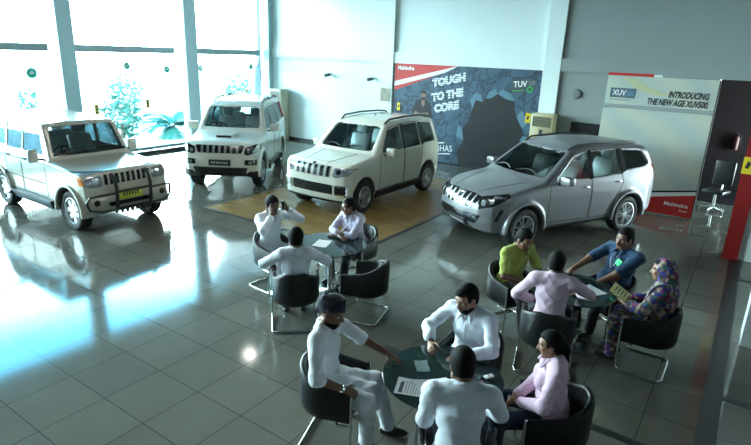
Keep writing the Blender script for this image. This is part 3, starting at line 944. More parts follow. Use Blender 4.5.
# ---- silver crossover
def make_xuv():
    f = Vector((-3.25, 9.67)); b = Vector((-1.93, 12.15))
    hd = (f - b).normalized(); lf = Vector((-hd.y, hd.x))
    c = (f + b) / 2 - lf * .78
    S = dict(name='car', label='silver crossover SUV with curved bonnet in front of the white banner', pos=(c.x, c.y), rz=math.atan2(hd.y, hd.x), scale=1.03, zscale=1.075, paint=M_silver,
        side=[(-1.95, .30), (1.95, .25), (2.12, .33), (2.23, .48), (2.22, .70), (2.14, .86), (2.02, .96), (1.55, 1.07), (1.02, 1.15), (.20, 1.66), (-.15, 1.735), (-.7, 1.76), (-1.55, 1.72), (-1.98, 1.66), (-2.22, 1.20), (-2.30, .92), (-2.30, .45), (-2.2, .33)],
        plan=[(-2.33, 0), (-2.30, .60), (-2.20, .80), (-1.9, .90), (-1.3, .93), (1.3, .93), (1.75, .90), (2.02, .78), (2.18, .56), (2.27, .25), (2.28, 0)],
        front=[(0, .2), (.80, .2), (.89, .36), (.93, .62), (.94, .88), (.905, 1.05), (.86, 1.15), (.70, 1.62), (.62, 1.74), (.5, 1.84), (0, 1.88)],
        axf=1.35, axr=-1.35, tyre_r=.36, track=.79, tyre_w=.235, arch=.425, rim_r=.235, spokes=5, cf=.16, cr=.10, cz=.06, k=.10, flare=(.06, .015), side_r=.10,
        cabin=(-2.14, 1.0, .80), wsx=.0,
        windows=[[(.62, 1.17), (.16, 1.52), (-.20, 1.60), (-.22, 1.15)], [(-.30, 1.15), (-.28, 1.60), (-1.0, 1.61), (-1.10, 1.19)], [(-1.22, 1.24), (-1.14, 1.60), (-1.72, 1.56), (-1.90, 1.33), (-1.75, 1.27)]],
        windscreen=[(-.72, 1.19), (.72, 1.19), (.60, 1.60), (-.60, 1.60)], rear_window=[(-.60, 1.25), (.60, 1.25), (.53, 1.58), (-.53, 1.58)],
        doors=[([(.80, 1.08), (.82, .42), (-.25, .40), (-.25, 1.63), (.15, 1.58)], -.08, 1.0), ([(-.27, 1.63), (-.27, .40), (-.85, .40), (-.92, .70), (-1.12, 1.0), (-1.10, 1.62)], -.98, 1.04)],
        seats=[(0, .37), (0, -.37), (-.92, .37), (-.92, -.37)], dash_z=1.10, mirror=(.58, 1.06, 1.18), mirror_size=(.08, .12, .075), handle=M_chrome)
    root, panel, multi, bvh = car(S)
    g = panel('grille', M_blackgl, round_poly([(-.40, .70), (.40, .70), (.52, .90), (.30, .925), (-.30, .925), (-.52, .90)], .03), 'x', .008, .02, 1)
    it = []
    for i in range(6):
        x = -.35 + .14 * i
        it.append((0, [(x - .012, .71), (x + .016, .71), (x * 1.08 + .022, .905), (x * 1.08 - .012, .905)], 'x', .02, .025, 1))
    multi('grille_trim', [M_slat], it, g)
    panel('badge', M_chrome, round_poly([(-.06, .89), (0, .93), (.06, .89), (.0, .83)], .015), 'x', .026, .02, 1, g)
    for sg in (1, -1):
        P = [(.50, .72), (.56, .71), (.80, .80), (.99, .95), (.95, .99), (.70, .945), (.56, .91)]
        a = sg * .55
        P2 = [(-.71 + (p[0] - .5) * 1.15, p[1]) for p in P]
        hl = panel('headlamp', M_blackgl, round_poly(P2 if sg > 0 else mirrored(P2), .03), ('d', a), .008, .02, 1)
        for (cx, r_) in ((-.57, .048), (-.42, .042)):
            cc = [(cx + r_ * math.cos(t), .82 + (cx + .57) * .3 + r_ * math.sin(t)) for t in np.linspace(0, 2 * PI, 14)[:-1]]
            panel('lamp_reflector', M_lampglass, cc if sg > 0 else mirrored(cc), ('d', a), .013, .01, 1, hl)
        Q_ = [(-.68, .50), (-.60, .45), (-.36, .52), (-.34, .58), (-.62, .55)]
        fl = panel('fog_lamp', M_lampglass, round_poly(Q_ if sg > 0 else mirrored(Q_), .015), ('d', a), .01, .02, 1)
        Q2 = [(-.36, .52), (-.31, .53), (-.22, .74), (-.26, .76)]
        panel('fog_bezel', M_blackgl, Q2 if sg > 0 else mirrored(Q2), ('d', a), .012, .02, 1, fl)
        panel('tail_lamp', M_redlens, rrect(sg * .70, 1.15, .22, .32, .05), 'x', .01, .02, -1)
        panel('sill', M_blackpl, [(.90, .24), (.90, .34), (-.90, .36), (-.90, .26)], 'y', .015, .03, sg)
        panel('bonnet_line', M_groove, [(2.0, sg * .34 - .006), (2.0, sg * .34 + .006), (1.12, sg * .60 + .006), (1.12, sg * .60 - .006)], 'z', .003, .006)
        panel('window_surround', M_blackgl, [(-.21, 1.13), (-.20, 1.63), (-.29, 1.63), (-.31, 1.14)], 'y', .003, .01, sg)
        panel('window_surround', M_blackgl, [(-1.09, 1.18), (-1.0, 1.63), (-1.15, 1.62), (-1.23, 1.22)], 'y', .003, .01, sg)
    panel('lower_grille', M_blackgl, round_poly([(-.48, .44), (.48, .44), (.60, .60), (-.60, .60)], .03), 'x', .008, .02, 1)
    p = panel('number_plate', M_darkplate, rrect(0, .41, .52, .12, .01), 'x', .03, .04, 1)
    multi('plate_letters', [M_platetext], [(0, rrect(-.18 + .06 * i, .41, .035, .05, .004), 'x', .034, .006, 1) for i in range(7)], p)
    panel('bumper_lip', M_blackpl, [(-.75, .24), (.75, .24), (.85, .32), (-.85, .32)], 'x', .01, .03, 1)
    rails(root, [(.18, .58, 1.69), (.0, .615, 1.755), (-.7, .635, 1.80), (-1.5, .61, 1.765), (-1.80, .58, 1.71)], 0, M_blackpl, .02, bvh=bvh)
    return root

# ---- pale silver jeep-like SUV with a bull bar
def make_bolero():
    S = dict(name='car', label='pale silver square-bodied SUV with black bull bar and yellow plate, leftmost by the glass wall', pos=(-11.6, 5.80), rz=0.0, scale=1.02, zscale=1.055, near=-1, paint=M_silverw,
        side=[(-1.95, .36), (1.84, .34), (1.95, .42), (1.97, .62), (1.92, .70), (1.90, 1.02), (1.80, 1.09), (.80, 1.19), (.74, 1.24), (.46, 1.74), (.38, 1.81), (-.4, 1.85), (-1.7, 1.84), (-1.98, 1.80), (-2.05, 1.2), (-2.08, .75), (-2.06, .45)],
        side_r=.04,
        plan=[(-2.1, 0), (-2.09, .76), (-2.02, .83), (-1.8, .85), (1.70, .85), (1.88, .82), (1.98, .74), (2.02, 0)],
        front=[(0, .28), (.78, .28), (.84, .42), (.85, .75), (.85, 1.05), (.84, 1.14), (.80, 1.2), (.72, 1.74), (.68, 1.84), (.60, 1.92), (0, 1.95)],
        axf=1.34, axr=-1.34, tyre_r=.36, track=.72, tyre_w=.22, arch=.43, rim_r=.235, spokes=7, steel=True, cf=.04, cr=.02, cz=.05, k=.045, flare=(.05, .05),
        cabin=(-1.98, .76, .85), wsx=.2,
        windows=[[(.44, 1.25), (.28, 1.66), (-.32, 1.70), (-.32, 1.25)], [(-.42, 1.25), (-.42, 1.70), (-.98, 1.70), (-1.0, 1.25)], [(-1.10, 1.27), (-1.10, 1.69), (-1.80, 1.68), (-1.86, 1.27)]],
        windscreen=[(-.70, 1.27), (.70, 1.27), (.62, 1.73), (-.62, 1.73)], rear_window=[(-.6, 1.25), (.6, 1.25), (.56, 1.68), (-.56, 1.68)],
        doors=[([(.56, 1.18), (.56, .48), (-.36, .46), (-.36, 1.75), (.30, 1.70)], -.24, 1.10), ([(-.39, 1.75), (-.39, .46), (-.92, .46), (-1.05, .80), (-1.05, 1.75)], -.92, 1.10)],
        seats=[(-.15, .36), (-.15, -.36), (-1.0, .36), (-1.0, -.36)], seat_z=.78, dash_z=1.16, mirror=(.52, 1.0, 1.26), mirror_size=(.05, .09, .12), handle=M_blackpl)
    root, panel, multi, bvh = car(S)
    g = panel('grille', M_blackgl, round_poly([(-.46, .86), (.46, .86), (.46, 1.03), (-.46, 1.03)], .02), 'x', .008, .02, 1)
    multi('grille_trim', [M_silverw], [(0, rrect(-.38 + .108 * i, .945, .035, .16, .008), 'x', .018, .02, 1) for i in range(8)], g)
    for sg in (1, -1):
        P = [(.50, .84), (.72, .84), (.80, .87), (.80, 1.03), (.50, 1.03)]
        hl = panel('headlamp', M_lampglass, round_poly(P if sg > 0 else mirrored(P), .03), 'x', .008, .02, 1)
        Q_ = [(.55, .88), (.68, .88), (.68, 1.0), (.55, 1.0)]
        panel('lamp_reflector', M_chrome, round_poly(Q_ if sg > 0 else mirrored(Q_), .06), 'x', .012, .01, 1, hl)
        panel('indicator', M_amber, [(1.85, .88), (1.85, 1.02), (1.70, 1.02), (1.74, .88)], 'y', .012, .02, sg)
        cc = [(sg * .66 + .055 * math.cos(t), .57 + .055 * math.sin(t)) for t in np.linspace(0, 2 * PI, 17)[:-1]]
        panel('fog_lamp', M_blackgl, cc if sg > 0 else cc, 'x', .012, .02, 1)
        panel('side_step', M_blackpl, [(.86, .33), (.86, .46), (-.86, .46), (-.86, .33)], 'y', .10, .12, sg)
        panel('side_stripe', M_blackpl, [(1.80, 1.06), (1.80, 1.085), (.56, 1.10), (-2.0, 1.10), (-2.0, 1.075), (.56, 1.075)], 'y', .005, .012, sg)
        panel('decal', M_groove, [(.5, .72), (.5, .735), (-1.0, .735), (-1.0, .72)], 'y', .004, .008, sg)
        panel('tail_lamp', M_redlens, rrect(sg * .74, 1.0, .12, .30, .02), 'x', .01, .02, -1)
        panel('window_surround', M_blackpl, [(.50, 1.215), (.50, 1.235), (-1.9, 1.245), (-1.9, 1.22)], 'y', .004, .01, sg)
        MB().box(.88, 1.0, sg * .72 - .11, sg * .72 + .11, .20, .42, 0, None, .01).build('mud_flap', M_blackpl, root)
    panel('windscreen_frame', M_blackgl, [(-.72, 1.235), (.72, 1.235), (.715, 1.275), (-.715, 1.275)], 'x', .004, .012, 1)
    lg = panel('lower_grille', M_blackgl, round_poly([(-.42, .475), (.42, .475), (.46, .55), (-.46, .55)], .02), 'x', .01, .02, 1)
    p = panel('number_plate', M_yellowplate, rrect(-.02, .645, .46, .13, .01), 'x', .045, .05, 1)
    multi('plate_letters', [M_blackpl], [(0, rrect(-.16 + .055 * i, .645, .03, .05, .004), 'x', .049, .006, 1) for i in range(6)], p)
    bb = MB()
    for sg in (1, -1):
        bb.tube([(2.00, sg * .34, .36), (2.06, sg * .34, .50), (2.08, sg * .34, .80), (2.03, sg * .34, .98), (1.93, sg * .34, 1.04)], .032, 10)
        bb.tube([(2.07, sg * .34, .72), (2.06, sg * .66, .72), (2.00, sg * .81, .70), (1.94, sg * .85, .60), (1.96, sg * .81, .46), (2.03, sg * .62, .42), (2.05, sg * .34, .42)], .022, 8)
    bb.tube([(2.08, -.34, .74), (2.08, .34, .74)], .026, 8)
    bb.tube([(2.04, -.34, .42), (2.04, .34, .42)], .03, 8)
    for i in range(6):
        bb.box(2.02, 2.06, -.28 + .1 * i, -.22 + .1 * i, .34, .40, 0, None, .01)
    bb.build('bull_bar', M_blackpl, root)
    return root
# ------------------------------------------------------------------ tub chairs and round tables
M_leather = mat('black_leather', (0.010, 0.0105, 0.012), 0.38, var=0.25, scale=14, bump=0.06, bscale=140, spec=.3)
M_steel = mat('brushed_steel', (0.62, 0.62, 0.60), 0.22, 1.0, var=0.06, scale=30)
M_tabletop = mat('dark_green_glass', (0.013, 0.030, 0.028), 0.06, var=0.12, scale=6)
M_tabedge = mat('table_edge', (0.012, 0.02, 0.02), 0.2, var=0.1)

def bend(pts, r, n=5):
    """polyline with rounded corners"""
    out = [Vector(pts[0])]
    for i in range(1, len(pts) - 1):
        p = Vector(pts[i]); a = (Vector(pts[i - 1]) - p); b = (Vector(pts[i + 1]) - p)
        t = min(r, a.length * .45, b.length * .45)
        p0 = p + a.normalized() * t; p1 = p + b.normalized() * t
        for j in range(n + 1):
            u = j / n
            out.append(p0 * (1 - u) ** 2 + p * 2 * u * (1 - u) + p1 * u * u)
    out.append(Vector(pts[-1]))
    return out

def build_chair(label, group):
    root = thing('tub_chair', label, 'chair', group=group)
    R = .30; xf = .25
    pth = []
    for t in np.linspace(0, 1, 7)[:-1]: pth.append((xf * (1 - t), -R, 0, -1, t * .28))
    for w in np.linspace(-PI / 2, -PI * 1.5, 25): pth.append((R * math.cos(w), R * math.sin(w), math.cos(w), math.sin(w), .28 + .72 * (1 - abs(abs(w) - PI) / (PI / 2))))
    for t in np.linspace(0, 1, 7)[1:]: pth.append((xf * t, R, 0, 1, (1 - t) * .28))
    V = []; Fc = []
    for (x, y, nx, ny, s) in pth:
        zt = .655 + .145 * min(1, s * 1.25) ** 1.3
        sec = [(-.055, .350), (-.012, .375), (0, .43), (.004, zt - .03), (-.004, zt - .008), (-.018, zt), (-.036, zt), (-.05, zt - .008), (-.057, zt - .03), (-.062, .42), (-.085, .36)]
        for (o, z) in sec: V.append((x + nx * o, y + ny * o, z))
    k = len(sec); L = len(pth)
    for i in range(L - 1):
        for j in range(k):
            Fc.append((i * k + j, i * k + (j + 1) % k, (i + 1) * k + (j + 1) % k, (i + 1) * k + j))
    Fc.append(tuple(range(k))); Fc.append(tuple((L - 1) * k + j for j in range(k))[::-1])
    MB().add(V, Fc).build('backrest', M_leather, root, sharp=60)
    D = [(xf - .01, -R + .055)] + [((R - .055) * math.cos(w), (R - .055) * math.sin(w)) for w in np.linspace(-PI / 2, -PI * 1.5, 21)] + [(xf - .01, R - .055)]
    MB().prism([(p[0] * .97, p[1] * .97) for p in D], .345, .40).build('seat_base', M_leather, root)
    c = MB()
    Dn = [(p[0] * .955, p[1] * .955) for p in D]; D2 = [(p[0] * .90, p[1] * .92) for p in D]
    n = len(D)
    V = [(p[0], p[1], .40) for p in Dn] + [(p[0], p[1], .455) for p in Dn] + [(p[0], p[1], .475) for p in D2]
    Fc = [tuple(range(2 * n, 3 * n)), tuple(range(n))[::-1]]
    for a in (0, n):
        for i in range(n): Fc.append((a + i, a + (i + 1) % n, a + n + (i + 1) % n, a + n + i))
    c.add(V, Fc).build('seat_cushion', M_leather, root, sharp=60)
    g = MB()
    g.tube(bend([(.262, -.306, .665), (.262, -.306, .014), (-.235, -.306, .014), (-.235, .306, .014), (.262, .306, .014), (.262, .306, .665)], .07, 5), .0125, 10)
    g.tube([(.13, -.306, .36), (.13, .306, .36)], .011, 8)
    g.tube([(.262, -.306, .36), (.13, -.306, .36)], .011, 8); g.tube([(.262, .306, .36), (.13, .306, .36)], .011, 8)
    g.build('frame', M_steel, root)
    return root

CHAIR = None
def chair(x, y, deg, label):
    global CHAIR
    if CHAIR is None:
        CHAIR = build_chair(label, 'black tub chairs at the round tables'); o = CHAIR
    else:
        o = copy_tree(CHAIR); o['label'] = label
    o.location = (x, y, .006 if (-9.66 < x < -5.42 and y > 7.6) else 0.0); o.rotation_euler = (0, 0, math.radians(deg))
    return o

TABLE = None
TR = .53
def table(x, y, label):
    global TABLE
    if TABLE is None:
        root = thing('round_table', label, 'table', group='round glass meeting tables')
        MB().lathe([(0, .738), (TR - .01, .738), (TR, .741), (TR, .749), (TR - .004, .752), (0, .752)], 64).build('tabletop', M_tabletop, root, sharp=30)
        MB().lathe([(0, .70), (.14, .70), (.14, .738), (0, .738)], 32).build('top_plate', M_steel, root)
        MB().lathe([(.036, .03), (.036, .70)], 24, cap=True).build('post', M_steel, root)
        MB().lathe([(0, 0), (.27, 0), (.27, .012), (.20, .022), (.06, .035), (.045, .05), (0, .05)], 40).build('base', M_steel, root)
        TABLE = root
    else:
        root = copy_tree(TABLE); root['label'] = label
    root.location = (x, y, 0)
    return root
# ------------------------------------------------------------------ people
def skin(name, c):
    m = mat(name, c, 0.5, var=0.10, scale=20)
    m.node_tree.nodes['Principled BSDF'].inputs['Subsurface Weight'].default_value = 0.08
    m.node_tree.nodes['Principled BSDF'].inputs['Subsurface Radius'].default_value = (.01, .004, .002)
    return m
M_skin = skin('skin_brown', (.17, .080, .046))
M_skinl = skin('skin_light_brown', (.25, .125, .075))
M_skind = skin('skin_dark_brown', (.105, .050, .030))
M_hair = mat('black_hair', (.006, .0055, .0055), .65, var=.4, scale=40, bump=.6, bscale=120, spec=.10)
M_hairb = mat('dark_brown_hair', (.016, .010, .008), .55, var=.4, scale=40, bump=.5, bscale=90, spec=.25)
M_eyew = mat('eye_white', (.6, .58, .55), .2, var=.03)
M_eyed = mat('eye_iris', (.015, .01, .008), .15, var=.1)
M_lip = mat('lips', (.20, .07, .06), .45, var=.08)
M_shoe = mat('black_shoe', (.012, .012, .013), .3, var=.2)

def cloth(name, col, var=.10, stripe=None, sax=0, sfreq=70, check=False, bump=.6, rough=.9):
    m = mat(name, col, rough, var=var, scale=7, bump=bump, bscale=16, spec=.25, sheen=.15)
    if stripe:
        nt = m.node_tree; b = nt.nodes['Principled BSDF']
        src = b.inputs['Base Color'].links[0].from_socket
        tc = N(nt, 'ShaderNodeTexCoord'); w = N(nt, 'ShaderNodeTexWave', wave_type='BANDS', bands_direction='XYZ'[sax]); w.inputs['Scale'].default_value = sfreq / 6.283; w.inputs['Distortion'].default_value = .6
        nt.links.new(tc.outputs['Object'], w.inputs['Vector'])
        mr = N(nt, 'ShaderNodeMapRange'); mr.inputs['From Min'].default_value = .62; mr.inputs['From Max'].default_value = .9
        nt.links.new(w.outputs['Fac'], mr.inputs['Value'])
        mx = N(nt, 'ShaderNodeMix', data_type='RGBA'); nt.links.new(mr.outputs['Result'], mx.inputs['Factor'])
        nt.links.new(src, mx.inputs['A']); mx.inputs['B'].default_value = (*stripe, 1)
        nt.links.new(mx.outputs['Result'], b.inputs['Base Color'])
    return m

def floral(name):
    m, nt, b = nt_new(name)
    tc = N(nt, 'ShaderNodeTexCoord')
    nz = N(nt, 'ShaderNodeTexNoise'); nz.inputs['Scale'].default_value = 6; nz.inputs['Detail'].default_value = 3
    mxv = N(nt, 'ShaderNodeVectorMath', operation='ADD')
    nt.links.new(tc.outputs['Object'], nz.inputs['Vector'])
    sc = N(nt, 'ShaderNodeVectorMath', operation='SCALE'); sc.inputs['Scale'].default_value = .12
    nt.links.new(nz.outputs['Color'], sc.inputs[0]); nt.links.new(tc.outputs['Object'], mxv.inputs[0]); nt.links.new(sc.outputs['Vector'], mxv.inputs[1])
    vo = N(nt, 'ShaderNodeTexVoronoi'); vo.inputs['Scale'].default_value = 25
    nt.links.new(mxv.outputs['Vector'], vo.inputs['Vector'])
    se = N(nt, 'ShaderNodeSeparateColor'); nt.links.new(vo.outputs['Color'], se.inputs[0])
    cr = N(nt, 'ShaderNodeValToRGB'); cr.color_ramp.interpolation = 'CONSTANT'
    cols = [(0, (.05, .03, .045)), (.20, (.03, .04, .24)), (.38, (.26, .20, .17)), (.55, (.22, .02, .12)), (.68, (.07, .04, .045)), (.82, (.36, .28, .22)), (.92, (.03, .12, .10))]
    cr.color_ramp.elements[0].color = (*cols[0][1], 1)
    cr.color_ramp.elements.remove(cr.color_ramp.elements[1])
    for p, c in cols[1:]:
        e = cr.color_ramp.elements.new(p); e.color = (*c, 1)
    nt.links.new(se.outputs[0], cr.inputs[0]); nt.links.new(cr.outputs['Color'], b.inputs['Base Color'])
    b.inputs['Roughness'].default_value = .8
    return m

def rotm(yaw=0, pitch=0, roll=0):
    """columns forward, left, up; pitch > 0 looks down, yaw > 0 turns left, roll > 0 tilts to the right shoulder"""
    M = Matrix.Rotation(yaw, 3, 'Z') @ Matrix.Rotation(pitch, 3, 'Y') @ Matrix.Rotation(roll, 3, 'X')
    return np.array(M)

def ik(a, b, l1, l2, hint):
    a = np.array(a, float); b = np.array(b, float)
    d = b - a; L = np.linalg.norm(d)
    if L > (l1 + l2) * .995:
        b = a + d / L * (l1 + l2) * .995; d = b - a; L = np.linalg.norm(d)
    u = d / L
    x = (l1 * l1 - l2 * l2 + L * L) / (2 * L)
    h = math.sqrt(max(l1 * l1 - x * x, 1e-6))
    p = np.array(hint, float); p = p - u * (p @ u); p /= np.linalg.norm(p) + 1e-9
    return a + u * x + p * h, b

def nrm(v):
    v = np.array(v, float); return v / (np.linalg.norm(v) + 1e-9)

def hand(F, w, d, n, thumb, curl=.5, s=1.0, spread=.10):
    """palm and five fingers from wrist w; d = finger direction, n = palm normal (the way fingers curl), thumb = side of the thumb"""
    d = nrm(d); n = nrm(np.array(n) - d * (np.array(n) @ d)); t = np.cross(n, d)
    if t @ np.array(thumb) < 0: t = -t
    k = .010 * s
    R = np.stack([d, t, n], 1)
    F.ell(w + d * .048 * s, (.055 * s, .042 * s, .017 * s), R, k=.012)
    F.cap(w - d * .02, w + d * .03 * s, .024 * s, .027 * s, k=.015)
    ln = (.078, .086, .080, .062)
    for i in range(4):
        o = (1.5 - i) * .0195 * s
        b0 = w + d * (.088 - .004 * abs(i - 1.2)) * s + t * o
        a1 = curl * .7; a2 = a1 + curl * 1.1; a3 = a2 + curl * .8
        dd = d + t * spread * (1.5 - i) * .5
        p = b0
        for ang, fr_ in ((a1, .45), (a2, .32), (a3, .23)):
            q = p + (nrm(dd) * math.cos(ang) + n * math.sin(ang)) * ln[i] * s * fr_
            F.cap(p, q, .0085 * s, .0078 * s, k=.004); p = q
    p0 = w + d * .022 * s + t * .028 * s
    p1 = p0 + nrm(d * .55 + t * .75 + n * .25) * .042 * s
    p2 = p1 + nrm(d * .85 + t * .25 + n * (.25 + curl * .3)) * .034 * s
    p3 = p2 + nrm(d * .9 + n * (.3 + curl * .4)) * .024 * s
    F.cap(p0, p1, .0135 * s, .0105 * s, k=.010); F.cap(p1, p2, .0100 * s, .0092 * s, k=.005); F.cap(p2, p3, .0090 * s, .0078 * s, k=.004)

def person(label, x, y, deg, P, z0=0.0):
    g = P.get
    fem = g('fem', False); fat = g('fat', 1.0); sz = g('size', 1.06)
    root = thing('person', label, 'person', (x, y, z0), math.radians(deg), 'people seated at the round tables')
    sk = g('skin', M_skin)
    hip = np.array(g('hip', (-.10, 0, .575)))
    lean, side_, tw = g('lean', .05), g('side', 0.0), g('twist', 0.0)
    u = nrm((math.sin(lean), math.sin(side_), math.cos(lean) * math.cos(side_)))
    f0 = np.array((math.cos(tw), math.sin(tw), 0)); f = nrm(f0 - u * (f0 @ u)); l = np.cross(u, f)
    T = np.stack([f, l, u], 1)
    up_t = .515 * sz * (0.95 if fem else 1)
    sw = (.168 if fem else .198) * sz * (1 + (fat - 1) * .25)
    belly = hip + u * .14; chest = hip + u * .32 * sz + f * .012
    neck = hip + u * up_t
    shL = hip + u * (up_t - .055) + l * sw; shR = hip + u * (up_t - .055) - l * sw
    sf, su = g('shrugL', (0, 0)), g('shrugR', (0, 0))
    shL = shL + f * sf[0] + u * sf[1]; shR = shR + f * su[0] + u * su[1]
    HY, HP, HR = g('head', (0, 0, 0))
    H = rotm(HY, HP, HR)
    hs = (.93 if fem else 1.0) * g('hscale', 1.09)
    hd = neck + nrm(u * .5 + H[:, 2]) * .125 * hs + H[:, 0] * .028 + f * .01
    ua, fa = .285 * sz, .255 * sz
    wl, wr = np.array(g('wl', (.25, .15, .60))), np.array(g('wr', (.25, -.15, .60)))
    elL, wl = ik(shL, wl, ua, fa, g('el', (-.4, .7, -.6)))
    elR, wr = ik(shR, wr, ua, fa, g('er', (-.4, -.7, -.6)))
    hj = .095
    hpL = hip + np.array((0, hj, 0)); hpR = hip - np.array((0, hj, 0))
    anL, anR = np.array(g('al', (.36, .12, .09))), np.array(g('ar', (.36, -.12, .09)))
    knL, anL = ik(hpL, anL, .435 * sz, .425 * sz, g('kl', (.6, .25, .8)))
    knR, anR = ik(hpR, anR, .435 * sz, .425 * sz, g('kr', (.6, -.25, .8)))
    tl, tr = nrm(g('tl', (1, .12, 0))), nrm(g('tr', (1, -.12, 0)))

    pts = np.array([hip, neck, hd, shL, shR, elL, elR, wl, wr, knL, knR, anL, anR, hd + H[:, 2] * .15])
    lo = pts.min(0) - .24; hi = pts.max(0) + .24; lo[2] = max(lo[2], -.03)
    vox = g('vox', .007)

    def torso(F, o, k=.05, tag=None):
        wq = .90 if fem else 1.0
        F.ell(hip + u * .02, (.125 * fat + o, (.175 if fem else .168) * (1 + (fat - 1) * .6) + o, .125 + o), T, k=k, tag=tag)
        F.ell(belly + f * (.012 + (fat - 1) * .16), (.112 * fat ** 1.6 + o, .148 * wq * fat + o, .15 + o), T, k=k, tag=tag)
        F.ell(chest, (.112 * wq * (1 + (fat - 1) * .5) + o, .165 * wq * (1 + (fat - 1) * .4) + o, .175 + o), T, k=k, tag=tag)
        if fem:
            for sg in (1, -1): F.ell(chest + f * .085 + l * sg * .07 - u * .01, (.055 + o, .062 + o, .06 + o), T, k=.04, tag=tag)
        F.cap(shL - l * .035 - u * .005, shR + l * .035 - u * .005, .058 * (.88 if fem else 1) + o, k=k, tag=tag)
        F.cap(shL - l * .03 + u * .01, neck - u * .012, .040 + o, .046 + o, k=k, tag=tag); F.cap(shR + l * .03 + u * .01, neck - u * .012, .040 + o, .046 + o, k=k, tag=tag)
    ar = (.86 if fem else 1.0) * (1 + (fat - 1) * .45)
    def arm(F, o, sh, el, wr_, t=1.0, k=.03, tag=None, endr=0):
        F.cap(sh, el, .052 * ar + o, .043 * ar + o, k=k, tag=tag)
        if t > 1:
            q = el + (wr_ - el) * (t - 1)
            F.cap(el, q, .043 * ar + o, (.043 + (.028 - .043) * (t - 1)) * ar + o + endr, k=k, tag=tag)
    def legs(F, o, te=1.0, k=.03, tag=None, flare=0, sides='LR'):
        for hp, kn, an, ss in ((hpL, knL, anL, 'L'), (hpR, knR, anR, 'R')):
            if ss not in sides: continue
            F.cap(hp, kn, .085 + o, .058 + o, k=k, tag=tag)
            q = kn + (an - kn) * te
            F.cap(kn, q, .056 + o, .045 + o + flare, k=k, tag=tag)

    # --- body
    F = Field(lo, hi, vox)
    torso(F, 0)
    arm(F, 0, shL, elL, wl, 2.0); arm(F, 0, shR, elR, wr, 2.0)
    legs(F, 0)
    F.cap(neck - u * .03, hd - H[:, 2] * .055 - H[:, 0] * .02, .055 * hs * (.88 if fem else 1), .050 * hs * (.88 if fem else 1), k=.03)
    hq = lambda a, b, c: hd + (H[:, 0] * a + H[:, 1] * b + H[:, 2] * c) * hs
    F.ell(hq(-.012, 0, .035), (.098 * hs, .077 * hs, .092 * hs), H, k=.02)
    F.ell(hq(.032, 0, -.028), (.068 * hs, .064 * hs, .085 * hs), H, k=.03)
    F.cap(hq(.055, .018, -.092), hq(.055, -.018, -.092), .024 * hs, k=.03)
    F.cap(hq(-.01, .055, -.06), hq(.05, .025, -.085), .026 * hs, .022 * hs, k=.03); F.cap(hq(-.01, -.055, -.06), hq(.05, -.025, -.085), .026 * hs, .022 * hs, k=.03)
    F.cap(hq(.078, .04, .036), hq(.078, -.04, .036), .014 * hs, k=.02)                     # brow
    for sg in (1, -1):
        F.ell(hq(.098, sg * .033, .014), (.016 * hs, .020 * hs, .014 * hs), H, k=.012, op='s')
        F.ell(hq(.062, sg * .048, -.012), (.022 * hs, .02 * hs, .018 * hs), H, k=.02)      # cheekbone
        F.ell(hq(-.004, sg * .076, -.002), (.022 * hs, .009 * hs, .033 * hs), H, k=.006)   # ear
    F.cap(hq(.090, 0, .02), hq(.114, 0, -.022), .009 * hs, .014 * hs, k=.010)              # nose
    for sg in (1, -1): F.ell(hq(.098, sg * .013, -.026), (.012 * hs, .009 * hs, .008 * hs), H, k=.006)
    F.cap(hq(.088, .018, -.058), hq(.088, -.018, -.058), .0105 * hs, k=.006, tag=1)        # lips
    hs_ = .90 if fem else 1.0
    hl = g('hl', {}); hr = g('hr', {})
    dl = hl.get('d', nrm(wl - elL)); dr = hr.get('d', nrm(wr - elR))
    hand(F, wl, dl, hl.get('n', (0, 0, -1)), hl.get('t', (0, -1, 0)), hl.get('c', .5), hs_)
    hand(F, wr, dr, hr.get('n', (0, 0, -1)), hr.get('t', (0, 1, 0)), hr.get('c', .5), hs_)
    for an, t_ in ((anL, tl), (anR, tr)):
        F.cap(an, an + t_ * .10 - np.array((0, 0, .045)), .038, .03, k=.02)
    body = F.build('body', [sk, M_lip], root, smooth_it=1)
    # eyes
    for sg in (1, -1):
        e = MB()
        Mx = Matrix(((*H[0], 0), (*H[1], 0), (*H[2], 0), (0, 0, 0, 1))); Mx.translation = Vector(hq(.077, sg * .032, .013))
        bm = bmesh.new(); bmesh.ops.create_uvsphere(bm, u_segments=12, v_segments=8, radius=.0135 * hs)
        bm.verts.index_update()
        e.add([v.co.copy() for v in bm.verts], [[v.index for v in f_.verts] for f_ in bm.faces], 0, Mx); bm.free()
        e.m = [1 if (sum((e.v[i] for i in f_), Vector()) / len(f_) - Mx.translation).dot(Vector(H[:, 0])) > .0098 * hs else 0 for f_ in e.f]
        e.build('eye', [M_eyew, M_eyed], root)
        MB().tube([Vector(hq(.090, sg * .014, .033)), Vector(hq(.094, sg * .032, .040)), Vector(hq(.080, sg * .054, .034))], [.0035, .0045, .003], 6).build('eyebrow', g('hairm', M_hair), root)
    # --- hair
    hm = g('hairm', M_hair)
    style = g('hair', 'short')
    Hf = Field(hd - .30, hd + .24, .0065) if style != 'long' else Field(hd - np.array((.26, .26, .50)), hd + .2, .0075)
    def scalp(o, front=.055):
        Hf.ell(hq(-.016, 0, .040), ((.098 + o) * hs, (.077 + o) * hs, (.092 + o) * hs), H, k=.01)
        Hf.ell(hq(-.045, 0, -.01), ((.062 + o) * hs, (.068 + o * .6) * hs, (.075 + o) * hs), H, k=.02)
